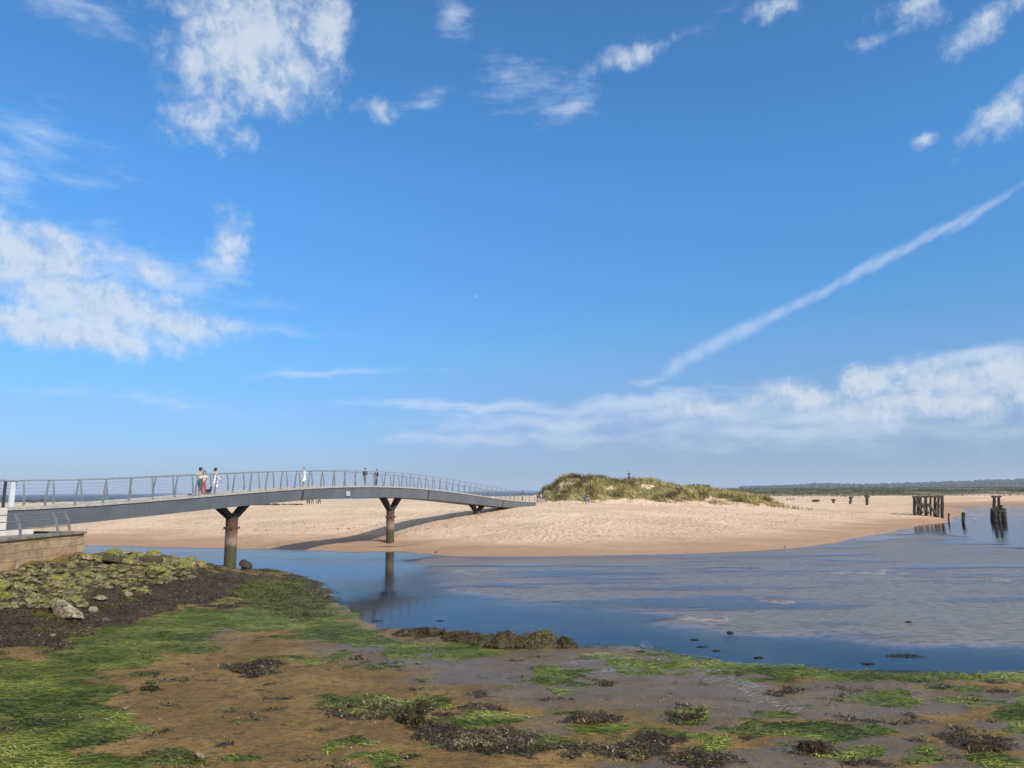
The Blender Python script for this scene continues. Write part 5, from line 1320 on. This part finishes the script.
for px, py in ((971.8, 516.2), (974.5, 521)): gull(at_z(px, py, -0.02), 1.2, 'white gull standing in shallow water between the wooden post and pier stump', (.75, .75, .75), (.55, .56, .58), 'white gulls in the shallows', 1.2)
for px, py in ((787, 500.4), (790.3, 500.4), (793.5, 500.3)): gull(ground_at(px, py, 40, 500), 0.8, 'dark bird resting on the sand right of the dune', (.16, .15, .14), (.06, .055, .05), 'birds on the sand', 1.5)

# pale ribbons paint sun glint and foam where water drains off the mud
def build_trickle():
    m, nt = new_mat('drain_glint_foam'); finish(nt, (0.36, 0.36, 0.36), 0.4)
    n = 620; t = RNG.random(n); k = RNG.integers(0, 4, n)
    ends = [((655, 640), (560, 668)), ((700, 668), (760, 690)), ((690, 672), (800, 716)), ((640, 660), (600, 676))]
    px = np.array([ends[i][0][0] + (ends[i][1][0] - ends[i][0][0]) * q for i, q in zip(k, t)]) + RNG.normal(0, 7, n)
    py = np.array([ends[i][0][1] + (ends[i][1][1] - ends[i][0][1]) * q for i, q in zip(k, t)]) + RNG.normal(0, 2.2, n)
    p = at_z(px, py, 0.06); z = np.maximum(height(p[:, 0], p[:, 1]), 0.0) + 0.006
    me = ribbons('drain_glint_foam', np.stack([p[:, 0], p[:, 1], z], -1), heading(n, 0.3, 0.7), np.zeros(n) + .01, RNG.uniform(.05, .22, n), RNG.uniform(.008, .022, n), np.zeros(n), None, RNG.random(n))
    tag(link('drain_glint_foam', me, m), 'thin pale streaks of painted sun glint and foam draining over the wet mud', 'foam', kind='stuff')
build_trickle()

def build_litter():
    x, y = scatter(5200, -24, 24, 13, 30); z = height(x, y); al, wr, we, ro = shore_masks(x, y, z)
    k = (z > 0.0) & (z < 0.7) & (wr < 0.5) & (RNG.random(len(x)) < 0.35 + 0.6 * (fbm(x / 1.2, y / 0.9, 3, 230) > 0.05)); x, y, z = x[k], y[k], z[k]; n = len(x)
    bv = np.array([(1, 0, 0), (0, 1, 0), (-1, 0, 0), (0, -1, 0), (.1, .1, .8), (0, 0, -.4)]); bf = np.array([(0, 1, 4), (1, 2, 4), (2, 3, 4), (3, 0, 4), (1, 0, 5), (2, 1, 5), (3, 2, 5), (0, 3, 5)])
    sc = np.exp(RNG.normal(-4.35, 0.40, n)); V = bv[None] * sc[:, None, None] * RNG.uniform(0.7, 1.3, (n, 6, 1)) + np.stack([x, y, z + sc * .2], -1)[:, None]
    me = mesh_np('shell_litter', V.reshape(-1, 3), (bf[None] + (np.arange(n) * 6)[:, None, None]).reshape(-1, 3)); set_attr(me, 'rnd', np.repeat(RNG.random(n) ** 2.2, 6))
    tag(link('shell_litter', me, leaf_mat('shell_and_pebble', (0.04, 0.030, 0.018), (0.40, 0.33, 0.24), 0.6), smooth=False), 'tiny shells and pebbles scattered over the mud', 'shells', kind='stuff')
    x, y = scatter(60000, -60, 95, 62, 135); z = height(x, y); sF = sd_poly(x, y, FAR)
    line = np.exp(-((z - 0.95 - 0.3 * fbm(x / 9, y / 9, 3, 240)) / 0.06) ** 2) + 0.8 * np.exp(-((sF - 0.6) / 0.35) ** 2) * (fbm(x / 6, y / 6, 2, 241) > 0.03) + 0.012
    k = (sF > 0.1) & (RNG.random(len(x)) < line * 0.30 * sstep(-0.06, 0.10, fbm(x / 5, y / 5, 3, 242))); x, y, z = x[k], y[k], z[k]; n = len(x)
    me = ribbons('tide_scraps', np.stack([x, y, z + .01], -1), heading(n), RNG.uniform(0, .5, n), RNG.uniform(.15, .6, n), RNG.uniform(.05, .16, n), RNG.uniform(0, .3, n), None, RNG.uniform(0, .7, n), 2)
    tag(link('tide_scraps', me, brown_m), 'scraps of dry dark weed along the tide lines of the sand bar', 'seaweed', kind='stuff')
build_litter()
